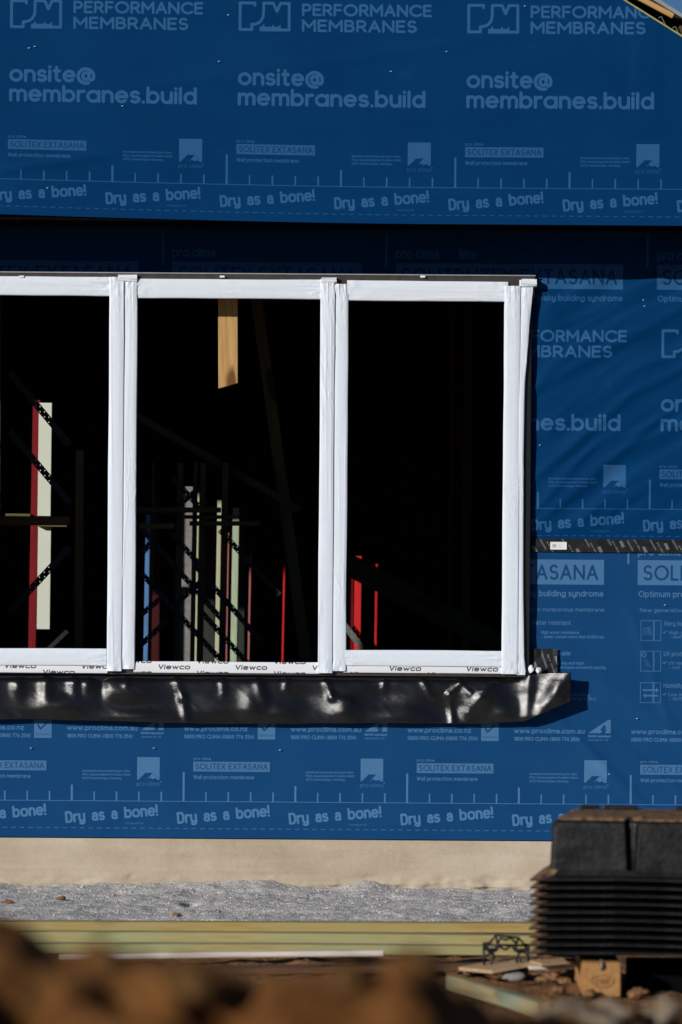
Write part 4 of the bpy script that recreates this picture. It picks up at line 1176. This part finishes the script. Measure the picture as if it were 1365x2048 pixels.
# ------------------------------------------------------------------ stack of black plastic trays
dt = 15.85; yt = dt - D
ZT, ZF = P(1250, 1638, yt).z, P(1250, 1757, yt).z
XB0 = P(1098, 1755, yt).x; XB1 = XB0 + .92; XTI = P(1104, 1640, yt).x - XB0
NTR = 10; STEP = (P(1250, 1757, yt).z - P(1250, 1903, yt).z) / 9.0
def tray_meshes():
    V, F, FM = [], [], []
    H = ZT - ZF; DEP = .62
    W = XB1 - XB0
    levels = [0, .15, .3, .45, .6, .75, .86, .93, .975, 1.0]
    # outline with rib recesses along the front (and the back), counted from the front left corner
    def outline(k):
        ins = XTI * k + (.018 * max(0, (k - .86) / .14) ** 2)
        x0, x1, y0, y1 = ins, W - ins, ins, DEP - ins
        pts = [(x0, y1), (x0, y0 + .02), (x0 + .006, y0 + .006), (x0 + .02, y0)]
        for cx in (.287, .62):
            wl = .008 + .012 * (k); wr = .020 + .010 * k
            pts += [(cx - wl - .004, y0), (cx - wl + .004 , y0 + .034), (cx + wr - .012, y0 + .020), (cx + wr, y0)]
        pts += [(x1 - .02, y0), (x1 - .006, y0 + .006), (x1, y0 + .02), (x1, y1)]
        return pts
    n = len(outline(0))
    for k in levels:
        wob = .0
        for i, (x, y) in enumerate(outline(k)): V.append((x, y, H * k))
    for j in range(len(levels) - 1):
        for i in range(n):
            a, b = j * n + i, j * n + (i + 1) % n
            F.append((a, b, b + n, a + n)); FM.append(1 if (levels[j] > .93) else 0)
    # dished top: dusty rim, then the lid
    top = (len(levels) - 1) * n
    cxy = (W / 2, DEP / 2)
    b0 = len(V)
    for i in range(n):
        x, y, z = V[top + i]
        V.append((x + (cxy[0] - x) * .06, y + (cxy[1] - y) * .08, z + .004 + .004 * math.sin(i * 2.3)))
    for i in range(n):
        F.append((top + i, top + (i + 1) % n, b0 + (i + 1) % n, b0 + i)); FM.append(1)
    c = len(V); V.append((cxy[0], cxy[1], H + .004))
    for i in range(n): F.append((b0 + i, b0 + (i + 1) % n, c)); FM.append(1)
    body = (V, F, FM)
    # flange: a skirt that slopes out and down to a thin lip
    V, F, FM = [], [], []
    fl = .058
    def ring(o, of, z, zf, wave=0):
        q = []
        N = 24
        for sd_i, (ax, ay, bx, by) in enumerate(((-o, -of, W + o, -of), (W + o, -of, W + o, DEP + o), (W + o, DEP + o, -o, DEP + o), (-o, DEP + o, -o, -of))):
            for i in range(N):
                t = i / N
                x, y = ax + (bx - ax) * t, ay + (by - ay) * t
                zz = zf if (sd_i == 0 and i > 0) else z
                q.append((x, y, zz + wave * .004 * math.sin(x * 6.1 + y * 4.3)))
        return q
    rr = [ring(.002, .002, .030, .030), ring(.024, .012, .0195, .012), ring(fl, fl * 1.4, .0035, .0035, 1), ring(fl, fl * 1.4, -.0030, -.0030, 1), ring(.002, .002, -.002, -.002)]
    m_ = len(rr[0])
    for r in rr: V += r
    for j in range(4):
        for i in range(m_):
            a, b = j * m_ + i, j * m_ + (i + 1) % m_
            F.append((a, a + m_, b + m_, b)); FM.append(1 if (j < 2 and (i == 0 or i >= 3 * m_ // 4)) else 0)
    return body, (V, F, FM)
body, flg = tray_meshes()
GT = "nested black plastic trays in the stack"
ordw = ["topmost", "second", "third", "fourth", "fifth", "sixth", "seventh", "eighth", "ninth", "lowest"]
tray0 = thing("plastic_tray", "topmost black plastic tray of the nested stack with its ribbed body showing", "tray", (XB0, yt, ZF), GT)
def part_local(name, d):
    V, F, FM = d
    me = bpy.data.meshes.new(name); me.from_pydata(V, [], F)
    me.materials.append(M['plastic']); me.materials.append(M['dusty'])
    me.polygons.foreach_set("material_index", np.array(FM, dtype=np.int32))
    bm = bmesh.new(); bm.from_mesh(me); bmesh.ops.recalc_face_normals(bm, faces=bm.faces[:]); bm.to_mesh(me); bm.free()
    o = bpy.data.objects.new(name, me); scene.collection.objects.link(o); o.parent = tray0
    return o
TRZ = R(-9)
tray0.rotation_euler.z = TRZ
bo = part_local("body", body); fo_ = part_local("flange", flg)
for a0, a1 in ((.055, .12), (.14, .26), (.40, .52)):
    box("lug", (a0, .50, ZT - ZF + .0045), (a1, .58, ZT - ZF + .016), M['plastic'], None, .003).parent = tray0
bmm = bo.modifiers.new("edge", 'BEVEL'); bmm.width = .003; bmm.segments = 2; bmm.limit_method = 'ANGLE'
rnd = random.Random(11)
for i in range(1, NTR):
    c = tray0.copy(); scene.collection.objects.link(c)
    c.location = (XB0 + rnd.uniform(-.003, .003), yt + rnd.uniform(-.003, .003), ZF - STEP * i)
    c.rotation_euler.z = TRZ + rnd.uniform(-.003, .003)
    c["label"] = ("%s black plastic tray from the top of the nested stack" % ordw[i]) if i < NTR - 1 else "lowest black plastic tray of the nested stack resting on the timber bearers"
    for ch in (bo, fo_):
        if ch is bo and i > 0:
            cc = ch.copy()
            cc.scale = (1, 1, 1)
        else: cc = ch.copy()
        scene.collection.objects.link(cc); cc.parent = c
# bearers under the stack
zb_t = ZF - STEP * (NTR - 1) - .004
def bearer(px0, px1, d0, d1, h, label):
    a, b = P(px0, 1950, d0 - D).x, P(px1, 1950, d0 - D).x
    t = thing("timber_bearer", label, "bearer", ((a + b) / 2, d0 - D, 0), "timber bearers under the tray stack")
    beam("block", ((a + b) / 2, d0 - D, h / 2 - .005), ((a + b) / 2, d1 - D, h / 2 - .005), b - a, h + .01, M['bearer'], t, (1, 0, 0), .004)
    return t
bt = bearer(1167, 1243, 15.72, 16.3, P(1205, 1926, 15.72 - D).z, "orange sawn timber bearer with an oval stamp on its end grain")
V, F = [], []
yb_ = 15.72 - D - .0015
tube(V, F, [P(x, y, yb_) for x, y in arc_(1206, 1963, 22, 12, 0, 360, 28)], .0011, 5)
mesh_obj("stamp_ring", V, F, M['oldwood'], bt)
cvp = []
V, F = [], []
for pts in (arc_(1196, 1963, 5, 5, 0, 300, 10), [(1203, 1968), (1206, 1957), (1209, 1968)], [(1213, 1968), (1213, 1958), (1219, 1958), (1219, 1963), (1213, 1963), (1220, 1968)]):
    tube(V, F, [P(x, y, yb_) for x, y in pts], .0010, 5)
mesh_obj("stamp_letters", V, F, M['oldwood'], bt)
lump("mud_dab", P(1203, 1930, 15.715 - D), .016, M['clod'], 5, bt, (.6, .4, 1.1), .3, 2)
hz = P(1205, 1926, 15.72 - D).z
t = thing("shade_block", "black block added to stand for the shade under the tray stack", "shade_filler", (XB0, 15.95 - D, 0))
box("shade_deck", (XB0 - .01, 15.98 - D, hz + .002), (XB1 - .02, 16.5 - D, max(hz + .012, zb_t - .004)), M['dark'], t, .003)  # added black filler, stands in for the shade below the trays
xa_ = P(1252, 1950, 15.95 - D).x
box("skirt", (xa_, 15.92 - D, -.02), (XB1, 15.96 - D, hz), M['dark'], t, .003)  # upright part of the same filler, painted shade beside the bearer
t = bearer(1560, 1640, 15.72, 16.3, hz, "timber bearer under the far end of the tray stack, beyond the frame")
for i, (px, py, r) in enumerate(((1105, 1958, .03), (1130, 1965, .024), (1150, 1950, .03), (1085, 1962, .02), (1275, 1992, .03), (1120, 1983, .022), (1180, 1990, .02))):
    q = gpt(px, py, 0.0)
    o = lump("soil_clod", (q.x, q.y, r * .25), r, M['soil'], 80 + i, None, (1.2, 1, .6), .4, 3)
    tag(o, "orange brown soil clod " + ("left of the spacer side of the bearer, farthest left but one", "on the ground midway between spacer and bearer block", "touching the back left of the bearer block", "nearest the black spacer's right foot", "in the shade right of the bearer block", "in front of the bearer block and left of it", "right at the foot of the bearer block")[i], "soil clod", "soil clods by the bearer")

# ------------------------------------------------------------------ foreground soil heap
ct = [(-900, 1800, 6.6), (-300, 1812, 6.6), (-120, 1818, 6.6), (0, 1834, 6.6), (51, 1850, 6.6), (87, 1876, 6.6), (133, 1900, 6.6), (170, 1898, 6.6), (200, 1893, 6.6), (235, 1912, 6.6), (290, 1921, 6.6), (360, 1929, 6.6),
      (436, 1936, 6.6), (461, 1950, 6.6), (513, 1966, 6.6), (560, 1962, 6.6), (615, 1948, 6.6), (700, 1943, 6.6), (768, 1924, 6.6), (785, 1912, 6.6), (815, 1902, 6.6), (845, 1908, 6.6), (870, 1930, 6.6), (900, 1962, 6.6), (932, 1995, 6.8),
      (993, 2022, 7.4), (1065, 2036, 8.8), (1150, 2040, 10.0), (1365, 2036, 10.8), (1700, 2030, 10.8), (2300, 2020, 10.8)]
cx_, cy_, cz_ = [], [], []
for px, py, d in ct:
    q = P(px, py, d - D); cx_.append(q.x); cy_.append(q.y); cz_.append(q.z)
def f_heap(X, Y):
    yr = np.interp(X, cx_, cy_); zr = np.interp(X, cx_, cz_)
    s = Y - yr
    g_ = np.where(s < 0, 1 - np.clip(-s / 3.4, 0, 1) ** 1.15, 1 - np.clip(s / 1.7, 0, 1) ** 1.4)
    n = .055 * fbm(X * 4.2, Y * 4.2 + 2, 4) + .05 * (np.abs(vn(X * 13, Y * 11)) - .2) + .05 * (ridged(X * 7 + 3, Y * 5, 3) - .35)
    hol = 0
    for px, py, dd, r in ((28, 2000, 6.3, .05), (262, 1985, 6.4, .05), (440, 1965, 6.5, .045), (600, 2012, 6.3, .05), (690, 1995, 6.35, .03), (940, 2015, 6.6, .035)):
        q = P(px, py, dd - D); hol = hol + .10 * np.exp(-(((X - q.x) / r) ** 2 + ((Y - q.y) / (r * 1.6)) ** 2))
    fr = np.clip(np.abs(s) / .25, .25, 1)
    return X, Y, np.maximum(zr * g_ + n * fr * (g_ > .02) - hol * np.clip(-s / .1, 0, 1), -.05 + 0 * X)
hx = np.unique(np.concatenate([np.arange(-3.5, -1.0, .08), np.arange(-1.0, 1.0, .012), np.arange(1.0, 3.5, .08)]))
o = grid("soil_heap", hx, np.unique(np.concatenate([np.arange(-17.2, -15.2, .05), np.arange(-15.2, -7.3, .016)])), f_heap, M['heap'])
tag(o, "blurred dark brown soil heap across the foreground", "soil heap")
def hheap(x, y): return float(f_heap(np.array([x]), np.array([y]))[2][0])
pal = [(1100, 2034, 10.1, .034), (1150, 2008, 10.3, .036), (1190, 2034, 10.0, .030), (1228, 2014, 10.4, .034), (1268, 2040, 10.1, .038), (1325, 2012, 10.5, .046), (1352, 2042, 10.2, .034)]
lbl = ["pale clay clod nearest the sawn plank end", "upright pale clay clod, tallest of the clods left of the bearer", "pale clay clod below the tall upright one", "pale clay clod under the oval stamped bearer", "brown tinted clay clod at the bottom edge", "long pale clay clod at the right edge", "low clay clod at the lower right corner"]
for i, (px, py, d, r) in enumerate(pal):
    q = P(px, py, d - D)
    o = lump("clay_clod", (q.x, q.y, min(q.z, hheap(q.x, q.y) + r * .6)), r, M['clod'] if i not in (4,) else M['orange'], 20 + i, None, (1.5, .8, .62), .7, 3)
    tag(o, lbl[i], "clay clod", "pale clay clods in the foreground")
for i, (px, py, d, r) in enumerate(((838, 1940, 6.55, .032), (205, 1918, 6.55, .026), (700, 1965, 6.5, .03), (380, 1958, 6.5, .03))):
    q = P(px, py, d - D)
    o = lump("brown_clod", (q.x, q.y, q.z), r, M['brownclod'], 120 + i, None, (1.1, .9, 1.0), .4, 3)
    tag(o, ["tall brown clod on the heap right of the middle", "brown clod on the heap near the left edge", "low brown clod on the crest in the middle of the heap", "brown clod on the heap left of the middle"][i], "clod", "brown clods on the heap")
for o in scene.objects:
    if "_w" in o: del o["_w"]
